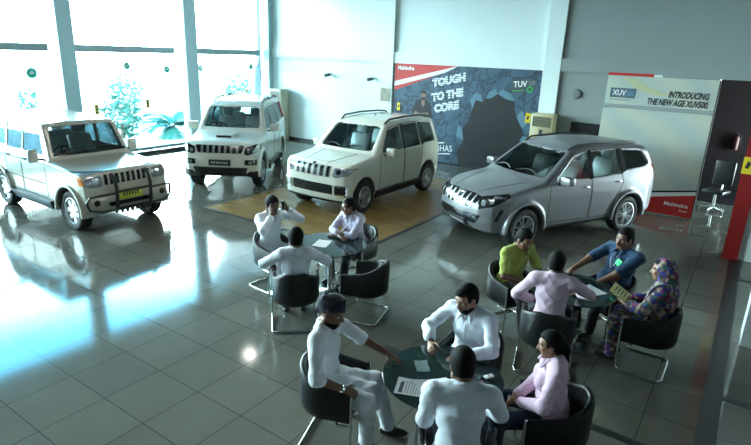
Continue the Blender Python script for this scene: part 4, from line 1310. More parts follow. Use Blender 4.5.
    def carve_face(zh=.07, xb=.035, low=-.07):
        Hf.box(hq(xb + .10, 0, zh - .15), np.array((.10, .15, .15)) * hs, H, r=.02, k=.015, op='s')
        Hf.box(hq(0, 0, low - .15), np.array((.25, .25, .15)) * hs, H, r=.0, k=.01, op='s')
        for sg in (1, -1):
            Hf.ell(hq(.0, sg * .085, -.012), (.028 * hs, .03 * hs, .038 * hs), H, k=.008, op='s')
    if style == 'short':
        scalp(.013); carve_face(g('hairline', .080), .045, -.065)
        if g('quiff', 0): Hf.ell(hq(.055, 0, .098), (.05, .062, .032), H, k=.02)
    elif style in ('bun', 'long', 'pony'):
        scalp(.014); carve_face(.085, .040, -.085)
        if style == 'bun': Hf.ell(hq(-.115, 0, .0), (.045, .05, .045), H, k=.02)
        if style == 'pony':
            Hf.cap(hq(-.10, 0, .01), hq(-.125, 0, -.05), .034, .036, k=.02); Hf.cap(hq(-.125, 0, -.05), hd - u * .22 - f * .12, .036, .026, k=.02)
        if style == 'long':
            Hf.cap(hq(-.085, .0, .0), hd - u * .20 - f * .135 + l * g('hside', 0), .055, .05, k=.03)
            Hf.cap(hd - u * .20 - f * .135 + l * g('hside', 0), hd - u * .36 - f * .15 + l * g('hside', 0), .05, .024, k=.03)
    if style not in ('turban', 'none'):
        Hf.build('hair', hm, root, smooth_it=1)
    if g('beard'):
        B = Field(hd - .22, hd + .16, .0055)
        o = g('beard')
        B.ell(hq(.032, 0, -.030), ((.068 + o) * hs, (.064 + o) * hs, (.085 + o) * hs), H)
        B.cap(hq(.055, .018, -.094), hq(.055, -.018, -.094), (.024 + o) * hs, k=.03)
        B.cap(hq(-.01, .055, -.06), hq(.05, .025, -.087), (.026 + o) * hs, (.022 + o) * hs, k=.03); B.cap(hq(-.01, -.055, -.06), hq(.05, -.025, -.087), (.026 + o) * hs, (.022 + o) * hs, k=.03)
        B.box(hq(.05, 0, .140), np.array((.25, .25, .195)) * hs, H, k=.01, op='s')
        B.box(hq(-.17, 0, 0), np.array((.17, .25, .3)) * hs, H, k=.01, op='s')
        B.cap(hq(.10, .016, -.060), hq(.10, -.016, -.060), .013 * hs, k=.006, op='s')
        B.ell(hq(.10, 0, -.02), (.04 * hs, .05 * hs, .018 * hs), H, k=.01, op='s')
        B.build('beard', hm, root, smooth_it=1)
    if g('moustache'):
        m_ = MB()
        m_.tube([Vector(hq(.088, .034, -.056)), Vector(hq(.101, .014, -.044)), Vector(hq(.104, 0, -.042)), Vector(hq(.101, -.014, -.044)), Vector(hq(.088, -.034, -.056))], [.004, .0075, .007, .0075, .004], 8)
        m_.build('moustache', hm, root)
    if g('turban'):
        Tf = Field(hd - .22, hd + .24, .007)
        tb = H @ rotm(0, -.22, 0)
        Tf.ell(hq(-.020, 0, .075), (.122 * hs, .106 * hs, .082 * hs), tb, k=.02)
        for i in range(6):
            a = -.55 + .22 * i
            R_ = tb @ rotm(0, 0, 0)
            rr = 1.0 - .05 * i
            for sg in (1, -1):
                c0 = hq(.095 * rr - .02, 0, .045 + .028 * i * .9)
                Tf.cap(hq(.100 * rr, 0, .055 + .020 * i), hq(.02, sg * .098 * rr, .045 + .016 * i), .0125, .016, k=.008)
                Tf.cap(hq(.02, sg * .098 * rr, .045 + .016 * i), hq(-.10 * rr, sg * .06, .010 + .024 * i), .016, .018, k=.008)
                Tf.cap(hq(-.10 * rr, sg * .06, .010 + .024 * i), hq(-.13 * rr, 0, .005 + .024 * i), .018, .018, k=.008)
        Tf.box(hq(.10, 0, -.06), np.array((.12, .14, .11)) * hs, H, r=.02, k=.012, op='s')
        Tf.build('turban', g('turban'), root, smooth_it=1)
    # --- shirt
    st = g('shirt')
    if st:
        S_ = Field(lo, hi, vox)
        o = g('loose', .018)
        torso(S_, o, .05)
        tS = g('sleeve', (2.0, 2.0))
        if np.isscalar(tS): tS = (tS, tS)
        arm(S_, o, shL, elL, wl, tS[0], endr=.006); arm(S_, o, shR, elR, wr, tS[1], endr=.006)
        # square-cut sleeve ends
        for sh, el, w_, t in ((shL, elL, wl, tS[0]), (shR, elR, wr, tS[1])):
            if t >= 1: c = el + (w_ - el) * (t - 1); dv = nrm(w_ - el); rr_ = .075
            else: c = sh + (el - sh) * t; dv = nrm(el - sh); rr_ = .085
            R_ = np.array(Vector(dv).to_track_quat('X', 'Z').to_matrix())
            S_.box(c + dv * .065, (.065, rr_, rr_), R_, op='s', k=.006)
            if t >= 1.0:
                S_.cap(c - dv * .03, c - dv * .002, (.034 if t > 1.7 else .05) * ar + .012, k=.008)      # cuff
        if g('long_shirt'):                                                                    # kurta over the lap
            for hp, kn in ((hpL, knL), (hpR, knR)):
                S_.cap(hp, hp + (kn - hp) * .98, .100, .080, k=.06)
            S_.cap((hpL + hpR) / 2, (knL + knR) / 2 * .95 + (hpL + hpR) / 2 * .05, .095, .075, k=.07)
            for kn, an in ((knL, anL), (knR, anR)):
                S_.cap(kn, kn + (an - kn) * .38, .075, .070, k=.05)
            S_.cap((knL + knR) / 2, (knL + knR) / 2 + (anL + anR - knL - knR) / 2 * .34, .07, .05, k=.06)
        else:
            for hp, kn in ((hpL, knL), (hpR, knR)):
                S_.cap(hp, hp + (kn - hp) * g('hem', .16), .100, .092, k=.05)
        # folds
        X, Y, Z = S_._xyz((slice(None),) * 3)
        near = np.abs(S_.D) < .05
        ph = x * 3.1 + y * 1.7
        w1 = np.sin(X * 30 + np.sin(Y * 17 + ph) * 2.2 + Z * 34 + ph) * np.sin(Y * 24 + Z * 13 + 2 * np.sin(X * 15 + ph))
        w2 = np.abs(np.sin(X * 17 - Z * 26 + 1.6 * np.sin(Y * 13 + ph) + ph)) - .6
        S_.D += np.where(near, (w1 * .35 + w2 * .9) * g('fold', .008), 0).astype(f32)
        # neck opening and collar
        S_.cap(neck - u * .012 + f * .004, hd + (hd - neck) * .6, .060 * (.88 if fem else 1), .085, k=.006, op='s')
        if g('collar', True):
            up2 = nrm(hd - neck)
            S_.cap(neck + f * .13 - u * .11, neck + f * .095 + u * .02, .014, .042, k=.004, op='s')  # open neck
            for hh_, ra_ in ((.012, .076), (.034, .071)):
                for i in range(20):
                    a = 2 * PI * i / 20; a2 = 2 * PI * (i + 1) / 20
                    def cp(a_):
                        return neck + f * (math.cos(a_) * ra_ + .010) + l * math.sin(a_) * ra_ * 1.02 + u * (hh_ - .026 * (math.cos(a_) * .5 + .5))
                    if math.cos((a + a2) / 2) > .90: continue
                    S_.cap(cp(a), cp(a2), .0125, k=.004)
            for sg in (1, -1):                                                                 # collar points
                S_.cap(neck + f * .085 + l * sg * .040 + u * .004, neck + f * .130 + l * sg * .068 - u * .056, .016, .010, k=.002)
                S_.cap(neck + f * .060 + l * sg * .062 + u * .008, neck + f * .115 + l * sg * .078 - u * .050, .015, .010, k=.002)
        so = S_.build('shirt', st, root)
        if g('placket', True):
            V0 = []
            dg = bpy.context.evaluated_depsgraph_get() if False else None
            bv = BVHTree.FromPolygons([v.co.copy() for v in so.data.vertices], [tuple(p.vertices) for p in so.data.polygons])
            for t in np.linspace(.10, up_t - .07, 12):
                o_ = Vector(hip + u * t + f * .6); h_ = bv.ray_cast(o_, Vector(-f))
                if h_[0] is not None: V0.append(h_[0] + Vector(f) * .001)
            if len(V0) > 3:
                m_ = MB()
                lv = Vector(l) * .012; fv = Vector(f) * .003
                vv = []; ff = []
                for p in V0: vv += [p - lv, p + lv, p + lv + fv, p - lv + fv]
                for i in range(len(V0) - 1):
                    for j in range(4): ff.append((i * 4 + j, i * 4 + (j + 1) % 4, i * 4 + 4 + (j + 1) % 4, i * 4 + 4 + j))
                m_.add(vv, ff).build('placket', st, so)
    # --- trousers, shoes
    tm = g('trousers')
    Tr = Field(lo, hi, vox)
    Tr.ell(hip - u * .0, (.135 * (1 + (fat - 1) * .5), .182 * (1 + (fat - 1) * .5), .11), T, k=.04)
    legs(Tr, .012, g('tlen', .93), .04, flare=.012 + g('tflare', 0))
    Tr.ell(hip + u * .20, (.25, .25, .10), T, k=.01, op='s') if not g('shirt') else None
    X, Y, Z = Tr._xyz((slice(None),) * 3)
    Tr.D += np.where(np.abs(Tr.D) < .05, np.sin(X * 40 + Z * 60) * np.sin(Y * 30 + Z * 20) * .003, 0).astype(f32)
    Tr.build('trousers', tm, root, smooth_it=1)
    for an, t_ in ((anL, tl), (anR, tr)):
        Sf = Field(an - .26, an + .26, .007)
        R_ = np.stack([t_, np.cross((0, 0, 1), t_), np.array((0, 0, 1.))], 1)
        z = an[2]
        base = np.array((an[0], an[1], z - .075))
        Sf.ell(base + t_ * .055 + np.array((0, 0, .032)), (.135, .047, .042), R_, k=.015)
        Sf.ell(base - t_ * .03 + np.array((0, 0, .045)), (.055, .038, .055), R_, k=.02)
        if not g('sandals'): Sf.cap(an - np.array((0, 0, .02)), an + t_ * .03 - np.array((0, 0, .04)), .042, .04, k=.02)
        Sf.box(base - np.array((0, 0, .042 - .004)), (.4, .4, .04), op='s', k=.004)
        Sf.build('shoe', g('shoe', M_shoe), root)
    return root, dict(H=H, hd=hd, hq=hq, T=T, f=f, l=l, u=u, wl=wl, wr=wr, elL=elL, elR=elR, neck=neck, chest=chest, hip=hip, knL=knL, knR=knR, shL=shL, shR=shR, lo=lo, hi=hi, hs=hs, anL=anL, anR=anR)
# ------------------------------------------------------------------ who sits where
C_white = cloth('white_cotton', (.74, .76, .80)); C_white2 = cloth('white_shirt_cotton', (.70, .73, .80)); C_whites = cloth('white_stripe_shirt', (.72, .73, .77), stripe=(.55, .57, .66), sax=1, sfreq=150)
C_pink = cloth('pink_check_shirt', (.66, .42, .56), stripe=(.72, .58, .68), sax=1, sfreq=120)
C_pinkp = cloth('pale_pink_shirt', (.64, .48, .57), stripe=(.60, .40, .52), sax=1, sfreq=120)
C_lav = cloth('lavender_check_shirt', (.58, .55, .66), stripe=(.42, .38, .52), sax=1, sfreq=150)
C_lime = cloth('lime_green_shirt', (.31, .36, .08))
C_blue = cloth('navy_blue_polo', (.014, .042, .092))
C_dark = cloth('dark_trousers', (.018, .020, .026)); C_jean = cloth('dark_denim', (.020, .028, .055)); C_wtrous = cloth('white_trousers', (.62, .64, .68)); C_grey = cloth('grey_trousers', (.16, .17, .19))
C_turban = cloth('navy_turban_cloth', (.010, .014, .026), bump=.5)
M_floral = floral('floral_print')

table(-1.81, 3.84, 'round dark glass table nearest the camera, with papers and a phone on it')
table(-4.72, 5.87, 'round glass table beside the wood inlay with one empty chair')
table(-1.45, 6.54, 'round glass table in front of the silver crossover')

SEATS = {}
def seat(key, x, y, deg, clabel, plabel, **P):
    chair(x, y, deg, clabel)
    if plabel:
        dx = P.pop('dx', 0.0); dy = P.pop('dy', 0.0); dr = P.pop('dr', 0.0)
        a = math.radians(deg)
        SEATS[key] = person(plabel, x + dx * math.cos(a) - dy * math.sin(a), y + dx * math.sin(a) + dy * math.cos(a), deg + dr, P)

seat('turban', -2.68, 3.40, 20, 'black tub chair under the man in the dark turban',
     'person in dark turban and long white kurta, one hand on the nearest table',
     shirt=C_white, trousers=C_wtrous, long_shirt=True, sleeve=(1.05, 1.12), turban=C_turban, hair='turban', beard=.006, skin=M_skin,
     wl=(.50, .22, .785), hl=dict(c=.15), wr=(.20, -.27, .70), hr=dict(c=.7, n=(-.2, .5, -.8)), er=(-.5, -.8, -.3), head=(-.15, .28, 0), lean=.02, al=(.50, .14, .09), ar=(.36, -.12, .09), size=1.10)
seat('beard', -1.88, 4.64, -95, 'black tub chair behind the bearded man in white',
     'person with short beard and white shirt facing the camera across the nearest table',
     shirt=C_white2, trousers=C_dark, sleeve=(1.75, 1.6), beard=.004, quiff=1, skin=M_skinl, moustache=1, dx=.12,
     wl=(.34, .14, .80), wr=(.36, -.20, .80), hl=dict(c=.3), hr=dict(c=.8, n=(0, .8, -.6), d=(.8, .5, .1)), el=(-.2, .9, -.3), er=(-.2, -.9, -.3), head=(-.25, .30, .05), lean=.18)
seat('back', -1.335, 3.19, 118, 'black tub chair hidden under the white shirted man at the bottom edge',
     'person in white shirt seen from behind, reading papers at the nearest table',
     shirt=C_white2, trousers=C_dark, sleeve=(1.85, 1.85), skin=M_skin, dx=.06,
     wl=(.34, .13, .79), wr=(.36, -.12, .79), hl=dict(c=.2), hr=dict(c=.4), el=(-.6, .42, -.6), er=(-.4, -.8, -.3), head=(.10, .42, 0), lean=.20, size=1.12)
seat('pinkw', -.91, 4.19, 203, 'black tub chair around the woman in pink at the lower edge',
     'person with long dark tied hair and pink shirt, hands in lap, beside the nearest table',
     shirt=C_pink, trousers=C_jean, sleeve=(1.85, 1.85), skin=M_skinl, fem=True, hair='pony', dx=.12,
     wl=(.20, .05, .66), wr=(.22, -.02, .64), hl=dict(c=.6, n=(-.2, -.8, -.5)), hr=dict(c=.6, n=(-.2, .8, -.5)), head=(-.05, .22, 0), lean=.06, hscale=1.0)
seat('phone', -5.55, 5.55, -5, 'black tub chair left of the table by the wood inlay',
     'person in white shirt holding a phone to one ear, other hand at the face',
     shirt=C_white, trousers=C_wtrous, sleeve=(1.85, 1.85), skin=M_skind, moustache=1,
     wl=(.10, .19, 1.17), wr=(.13, -.14, 1.14), hl=dict(c=.55, d=(-.3, -.2, .9), n=(-.2, -.9, 0), t=(1, 0, 0)), hr=dict(c=.3, d=(-.4, .35, .8), n=(-.4, .8, 0), t=(1, 0, 0)), el=(.7, .8, -.5), er=(.7, -.8, -.6), head=(-.35, .25, 0), lean=.08)
seat('wback', -4.43, 4.81, 135, 'black tub chair of the white-shirted man seen from behind by the wood inlay',
     'person in white shirt seen from behind with arms spread, by the wood inlay',
     shirt=C_white2, trousers=C_grey, sleeve=(1.85, 1.85), skin=M_skin,
     wl=(.20, .36, .74), wr=(.22, -.36, .76), hl=dict(c=.4), hr=dict(c=.4), el=(-.5, .9, -.1), er=(-.5, -.9, -.1), head=(-.1, .10, 0), lean=.0, size=.96)
seat('wom', -4.75, 6.62, -95, 'black tub chair behind the woman leaning on the table by the wood inlay',
     'person with dark tied hair and pale checked shirt leaning on folded arms at the table',
     shirt=C_lav, trousers=C_dark, sleeve=(1.6, 1.6), skin=M_skin, fem=True, hair='bun', dx=.14,
     wl=(.33, -.06, .785), wr=(.36, .05, .80), hl=dict(c=.3, d=(.3, -1, 0)), hr=dict(c=.3, d=(.3, 1, 0)), el=(.1, .9, -.3), er=(.1, -.9, -.3), head=(-.45, .22, 0), lean=.26)
seat('empty', -3.87, 5.60, 195, 'empty black tub chair right of the table by the wood inlay', None)
seat('green', -2.25, 6.62, -25, 'black tub chair of the man in lime green',
     'person in lime green shirt and dark trousers leaning forward in front of the silver crossover',
     shirt=C_lime, trousers=C_dark, sleeve=(.95, .95), skin=M_skin, moustache=1, dx=.06,
     wl=(.28, .05, .78), wr=(.30, -.12, .74), hl=dict(c=.4, d=(.5, -.8, 0)), hr=dict(c=.4, d=(.6, .7, 0)), el=(-.3, .9, -.4), er=(-.3, -.9, -.4), head=(-.10, .38, 0), lean=.22)
seat('pinkm', -1.48, 5.80, 105, 'black tub chair of the man in pale pink seen from behind',
     'person in pale pink shirt seen from behind, one arm on the table before the crossover',
     shirt=C_pinkp, trousers=C_dark, sleeve=(1.85, 1.85), skin=M_skind, dx=.08,
     wl=(.20, .20, .70), wr=(.38, -.30, .79), hl=dict(c=.4), hr=dict(c=.25), el=(-.3, .9, -.3), er=(-.2, -.9, -.2), head=(-.15, .25, 0), lean=.20)
seat('blue', -1.12, 7.22, 235, 'black tub chair hidden behind the stout man in blue',
     'stout person in blue polo with a bright green badge leaning back at the table',
     shirt=C_blue, trousers=C_dark, sleeve=(.98, .98), skin=M_skin, moustache=1, fat=1.36, size=1.10, placket=False,
     wl=(.30, .0, .68), wr=(.42, -.30, .785), hl=dict(c=.6, d=(.5, -.8, 0)), hr=dict(c=.3), el=(-.3, .9, -.4), er=(-.3, -.9, -.3), head=(.10, .12, 0), lean=-.08)
seat('scarf', -.52, 6.58, 180, 'black tub chair of the woman in the floral headscarf',
     'person in floral headscarf and dress holding an open booklet, right of the table',
     shirt=M_floral, trousers=M_floral, long_shirt=True, sleeve=(1.7, 1.7), skin=M_skinl, fem=True, hair='bun', placket=False, collar=False, loose=.03,
     wl=(.30, .06, .74), wr=(.30, -.08, .74), hl=dict(c=.5, n=(0, -.8, .4)), hr=dict(c=.5, n=(0, .8, .4)), head=(.0, .15, 0), lean=.08)
# ------------------------------------------------------------------ poster, banner, wall things, table things
def text_mesh(name, s, w, h, place, m, parent, shear=0.0, bold=0.0, track=1.0, depth=.002, stripes=False):
    """lettering fitted to a box w by h; place = 4x4 matrix putting x right, y up, z out of the page"""
    cu = bpy.data.curves.new(name, 'FONT'); cu.body = s; cu.size = 1; cu.shear = shear; cu.space_character = track
    cu.offset = bold; cu.extrude = 0.0; cu.resolution_u = 3
    tmp = bpy.data.objects.new(name + '_tmp', cu)
    me = bpy.data.meshes.new_from_object(tmp)
    bpy.data.objects.remove(tmp); bpy.data.curves.remove(cu)
    me.name = name
    co = np.array([v.co[:] for v in me.vertices]); lo = co.min(0); hi = co.max(0)
    for v in me.vertices:
        v.co = place @ Vector(((v.co.x - lo[0]) / (hi[0] - lo[0]) * w, (v.co.y - lo[1]) / (hi[1] - lo[1]) * h, depth))
    me.materials.clear(); me.materials.append(m)
    return link(name, me, parent)

def wall_place(x, z, y, rot=0.0):
    return Matrix.Translation((x, y, z)) @ Matrix.Rotation(PI / 2, 4, 'X') @ Matrix.Rotation(rot, 4, 'Z')

def flat(name, pts, y, m, parent, t=.002):
    """a printed shape on a page facing the room: pts = (x, z)"""
    n = len(pts)
    v = [(p[0], y, p[1]) for p in pts] + [(p[0], y - t, p[1]) for p in pts]
    f = [tuple(range(n)), tuple(range(n, 2 * n))[::-1]] + [(i, (i + 1) % n, n + (i + 1) % n, n + i) for i in range(n)]
    return MB().add(v, f).build(name, m, parent, smooth=False)

def rock_material():
    m, nt, b = nt_new('cracked_rock_print')
    tc = N(nt, 'ShaderNodeTexCoord'); vo = N(nt, 'ShaderNodeTexVoronoi', feature='DISTANCE_TO_EDGE'); vo.inputs['Scale'].default_value = 2.0
    nz = N(nt, 'ShaderNodeTexNoise'); nz.inputs['Scale'].default_value = 2.5; nz.inputs['Detail'].default_value = 8
    nt.links.new(tc.outputs['Object'], nz.inputs['Vector'])
    ad = N(nt, 'ShaderNodeVectorMath', operation='ADD'); nt.links.new(tc.outputs['Object'], ad.inputs[0]); nt.links.new(nz.outputs['Color'], ad.inputs[1])
    nt.links.new(ad.outputs['Vector'], vo.inputs['Vector'])
    cr = N(nt, 'ShaderNodeValToRGB'); cr.color_ramp.elements[0].color = (.012, .022, .04, 1); cr.color_ramp.elements[1].position = .10; cr.color_ramp.elements[1].color = (.038, .085, .135, 1)
    nt.links.new(vo.outputs['Distance'], cr.inputs[0])
    mr = N(nt, 'ShaderNodeMapRange'); mr.inputs['To Min'].default_value = .45; mr.inputs['To Max'].default_value = 1.6
    nt.links.new(nz.outputs['Fac'], mr.inputs['Value'])
    sc = N(nt, 'ShaderNodeVectorMath', operation='SCALE'); nt.links.new(cr.outputs['Color'], sc.inputs[0]); nt.links.new(mr.outputs['Result'], sc.inputs['Scale'])
    nt.links.new(sc.outputs['Vector'], b.inputs['Base Color']); b.inputs['Roughness'].default_value = .55
    return m
M_rock = rock_material()
M_hole = mat('black_print', (.006, .007, .009), .6, var=.2)
M_redp = mat('red_print', (.50, .02, .015), .5, var=.05)
M_rockl = mat('pale_rock_print', (.09, .19, .26), .55, var=.3, scale=8)
M_green = mat('green_print', (.02, .35, .08), .5, var=.1)
M_greyp = mat('grey_print', (.05, .06, .065), .5, var=.1)
M_skinp = mat('printed_skin', (.22, .13, .10), .6, var=.15)
M_textstripe = None
def stripe_text_mat():
    m, nt, b = nt_new('distressed_white_print')
    tc = N(nt, 'ShaderNodeTexCoord'); w_ = N(nt, 'ShaderNodeTexWave', bands_direction='Z'); w_.inputs['Scale'].default_value = 4.5; w_.inputs['Distortion'].default_value = 3
    nt.links.new(tc.outputs['Object'], w_.inputs['Vector'])
    cr = N(nt, 'ShaderNodeValToRGB'); cr.color_ramp.elements[0].position = .05; cr.color_ramp.elements[0].color = (.10, .16, .2, 1); cr.color_ramp.elements[1].position = .35; cr.color_ramp.elements[1].color = (.75, .80, .80, 1)
    nt.links.new(w_.outputs['Fac'], cr.inputs[0]); nt.links.new(cr.outputs['Color'], b.inputs['Base Color']); b.inputs['Roughness'].default_value = .6
    return m
M_dist = stripe_text_mat()

def make_poster():
    root = thing('wall_poster', 'large dark blue poster reading TOUGH TO THE CORE with a hole broken in rock', 'poster', (0, 0, 0))
    Y = YB - .06
    p = MB().box(-10.22, -5.24, Y, Y + .05, .04, 3.10); p.build('panel', M_rock, root, smooth=False)
    y = Y - .001
    flat('hole', [(-7.65, .05), (-7.72, .45), (-7.52, .84), (-7.60, 1.20), (-7.40, 1.45), (-7.30, 1.85), (-7.22, 2.12), (-6.98, 2.08), (-6.88, 2.20), (-6.70, 2.22), (-6.52, 2.36), (-6.25, 2.22), (-5.97, 2.18), (-5.95, 1.95), (-5.86, 1.73), (-5.75, 1.60), (-5.66, 1.41), (-5.60, 1.20), (-5.68, 1.06), (-5.62, .6), (-5.8, .3), (-5.75, .05)], y, M_hole, root)
    for pts in ([(-7.3, 1.85), (-7.22, 2.12), (-6.98, 2.08), (-7.05, 2.30), (-7.25, 2.35), (-7.42, 2.1)], [(-6.88, 2.2), (-6.7, 2.22), (-6.52, 2.36), (-6.6, 2.50), (-6.80, 2.40)], [(-6.52, 2.36), (-6.25, 2.22), (-5.97, 2.18), (-6.1, 2.38), (-6.4, 2.5)], [(-5.86, 1.73), (-5.66, 1.41), (-5.5, 1.55), (-5.7, 1.95)], [(-7.52, .84), (-7.60, 1.20), (-7.74, 1.3), (-7.80, .95)], [(-5.6, 1.2), (-5.68, 1.06), (-5.5, .9), (-5.4, 1.15)]):
        flat('rock_fragment', pts, y - .001, M_rockl, root)
    flat('red_corner', [(-10.22, 3.10), (-7.9, 3.10), (-10.22, 2.52)], y, M_redp, root)
    flat('white_stripe', [(-10.22, 2.52), (-7.9, 3.10), (-8.35, 3.10 - .22), (-10.22, 2.36)], y, M_paperwhite, root)
    flat('red_stripe', [(-10.22, 2.36), (-8.6, 2.80), (-10.22, 2.22)], y, M_redp, root)
    text_mesh('lettering', 'Mahindra', .62, .13, wall_place(-10.10, 2.90, y - .003, 0), M_paperwhite, root, bold=.03)
    r = .23
    text_mesh('lettering', 'TOUGH', 1.20, .27, wall_place(-8.74, 2.40, y, r), M_dist, root, shear=.15, bold=.075)
    text_mesh('lettering', 'TO THE', 1.16, .27, wall_place(-8.74, 1.95, y, r), M_dist, root, shear=.15, bold=.075)
    text_mesh('lettering', 'CORE', .92, .28, wall_place(-8.62, 1.60, y, r), M_dist, root, shear=.15, bold=.075)
    flat('logo_plate', [(-6.12, 2.42), (-5.40, 2.50), (-5.36, 2.84), (-6.10, 2.78)], y, M_greyp, root)
    text_mesh('lettering', 'TUV', .42, .17, wall_place(-6.05, 2.58, y - .003, .10), M_paperwhite, root, bold=.025)
    text_mesh('lettering', '300', .20, .13, wall_place(-5.60, 2.66, y - .003, .10), M_greyp if False else mat('grey_lettering', (.25, .28, .28), .5), root)
    lo = MB().lathe([(.05, 0), (.095, 0), (.095, .003), (.05, .003)], 20, 0, Matrix.Translation((-5.55, y - .003, 2.55)) @ Matrix.Rotation(PI / 2, 4, 'X'), cap=False)
    lo.build('green_ring', M_green, root)
    flat('tag_line', [(-6.08, 2.46), (-5.72, 2.50), (-5.72, 2.53), (-6.08, 2.49)], y - .003, M_green, root)
    # printed figure in black with arms folded
    flat('printed_figure', [(-9.42, 1.2), (-9.46, 1.62), (-9.36, 1.92), (-9.18, 2.02), (-9.0, 2.02), (-8.82, 1.90), (-8.72, 1.60), (-8.74, 1.2)], y, M_hole, root)
    flat('printed_neck', [(-9.13, 1.84), (-9.14, 2.04), (-9.02, 2.04), (-9.01, 1.84), (-9.07, 1.74)], y - .003, M_skinp, root)
    flat('printed_head', [(-9.07 + .085 * math.cos(a), 2.12 + .12 * math.sin(a)) for a in np.linspace(0, 2 * PI, 17)[:-1]], y - .004, M_skinp, root)
    flat('printed_hair', [(-9.165, 2.12), (-9.17, 2.24), (-9.07, 2.30), (-8.97, 2.24), (-8.975, 2.12), (-9.0, 2.19), (-9.14, 2.19)], y - .006, M_hole, root)
    flat('printed_beard', [(-9.15, 2.10), (-9.13, 2.0), (-9.07, 1.97), (-9.01, 2.0), (-8.99, 2.10), (-9.07, 2.06)], y - .006, M_hole, root)
    flat('printed_arm', [(-9.42, 1.50), (-9.30, 1.42), (-8.85, 1.52), (-8.86, 1.60), (-9.2, 1.54), (-9.36, 1.62)], y - .003, M_skinp, root)
    text_mesh('lettering', 'BHAS', .58, .20, wall_place(-8.47, .38, y, .07), M_paperwhite, root)
    flat('small_print', [(-8.47, .62), (-8.2, .66), (-8.2, .70), (-8.47, .66)], y, M_paperwhite, root)
    flat('small_print', [(-8.47, .27), (-7.95, .33), (-7.95, .36), (-8.47, .30)], y, M_paperwhite, root)
make_poster()

def banner_material():
    m, nt, b = nt_new('banner_vinyl')
    tc = N(nt, 'ShaderNodeTexCoord'); w_ = N(nt, 'ShaderNodeTexWave', bands_direction='DIAGONAL'); w_.inputs['Scale'].default_value = .55; w_.inputs['Distortion'].default_value = 5; w_.inputs['Detail'].default_value = 1
    nt.links.new(tc.outputs['Object'], w_.inputs['Vector'])
    cr = N(nt, 'ShaderNodeValToRGB'); cr.color_ramp.elements[0].color = (.46, .53, .50, 1); cr.color_ramp.elements[1].color = (.55, .58, .48, 1)
    nt.links.new(w_.outputs['Fac'], cr.inputs[0]); nt.links.new(cr.outputs['Color'], b.inputs['Base Color']); b.inputs['Roughness'].default_value = .4
    n2 = N(nt, 'ShaderNodeTexNoise'); n2.inputs['Scale'].default_value = 3.0; nt.links.new(tc.outputs['Object'], n2.inputs['Vector'])
    bp = N(nt, 'ShaderNodeBump'); bp.inputs['Strength'].default_value = .25; bp.inputs['Distance'].default_value = .05; nt.links.new(n2.outputs['Fac'], bp.inputs['Height']); nt.links.new(bp.outputs['Normal'], b.inputs['Normal'])
    return m
M_vinyl = banner_material()
M_ink2 = mat('dark_grey_lettering', (.05, .05, .05), .5, var=.05)
M_band = mat('grey_band', (.30, .33, .33), .5, var=.05)
M_ribbon = mat('pale_yellow_print', (.55, .56, .33), .5, var=.1)
def make_banner():
    root = thing('display_banner', 'tall white banner stand reading INTRODUCING THE NEW AGE behind the silver crossover', 'banner', (0, 0, 0))
    Y = 14.10
    MB().box(-3.03, -.76, Y, Y + .10, 2.40, 3.12).build('header_panel', M_vinyl, root, smooth=False)
    MB().box(-3.05, -.76, Y + .02, Y + .10, .02, 2.38).build('panel', M_vinyl, root, smooth=False)
    fr_ = MB()
    for x in (-3.0, -.80): fr_.box(x - .03, x + .03, Y + .10, Y + .16, 0, 3.10)
    fr_.box(-3.0, -.8, Y + .10, Y + .14, 3.04, 3.10)
    for x in (-2.9, -.9): fr_.box(x - .03, x + .03, Y - .25, Y + .55, 0, .035)
    fr_.build('support_frame', M_blackpl, root, smooth=False)
    y = Y - .002
    MB().box(-.76, -.735, Y, Y + .12, .02, 3.12).build('edge_trim', M_blackpl, root, smooth=False)
    MB().box(-3.03, -2.05, Y - .01, Y + .10, 3.12, 3.18).build('red_top', M_redp, root, smooth=False)
    MB().box(-2.05, -1.9, Y - .01, Y + .10, 3.12, 3.17).build('white_top', M_paperwhite, root, smooth=False)
    flat('grey_band', [(-3.03, 2.40), (-.76, 2.40), (-.76, 2.48), (-3.03, 2.47)], y, M_band, root)
    for a, b in ((.0, .03), (.12, .15), (.24, .26)):
        flat('ribbon_print', [(-2.75 + a, 3.10), (-2.70 + b, 3.10), (-2.35 + b, 2.88), (-1.9 + b, 2.72), (-2.0 + a, 2.73), (-2.40 + a, 2.86)], y, M_ribbon, root)
    flat('logo_plate', [(-2.93, 2.62), (-2.38, 2.62), (-2.38, 2.84), (-2.93, 2.84)], y, mat('blue_grey_print', (.10, .14, .18), .5), root)
    text_mesh('lettering', 'XUV', .30, .13, wall_place(-2.88, 2.67, y - .003), M_paperwhite, root, bold=.02)
    text_mesh('lettering', '500', .16, .12, wall_place(-2.56, 2.67, y - .003), mat('blue_lettering', (.12, .28, .45), .5), root, bold=.02)
    flat('small_print', [(-2.93, 2.56), (-2.45, 2.56), (-2.45, 2.59), (-2.93, 2.59)], y, M_band, root)
    text_mesh('lettering', 'INTRODUCING', .80, .15, wall_place(-1.69, 2.69, y), M_ink2, root, shear=.2, bold=.045)
    text_mesh('lettering', 'THE NEW AGE XUV500.', 1.22, .15, wall_place(-2.10, 2.51, y), M_ink2, root, shear=.2, bold=.045)
    yy = Y + .02
    flat('red_foot', [(-3.05, .03), (-.76, .03), (-.76, .58), (-3.05, .12)], yy - .001, M_redp, root)
    flat('white_stripe', [(-3.05, .12), (-.76, .58), (-.76, .66), (-3.05, .26)], yy - .001, M_paperwhite, root)
    flat('dark_stripe', [(-3.05, .26), (-.76, .66), (-.76, .70), (-3.05, .31)], yy - .001, M_hole, root)
    text_mesh('lettering', 'Mahindra', .50, .09, wall_place(-1.36, .26, yy - .004, -.02), M_paperwhite, root, bold=.02)
    text_mesh('lettering', 'Rise', .16, .05, wall_place(-1.02, .15, yy - .004), M_paperwhite, root)
make_banner()

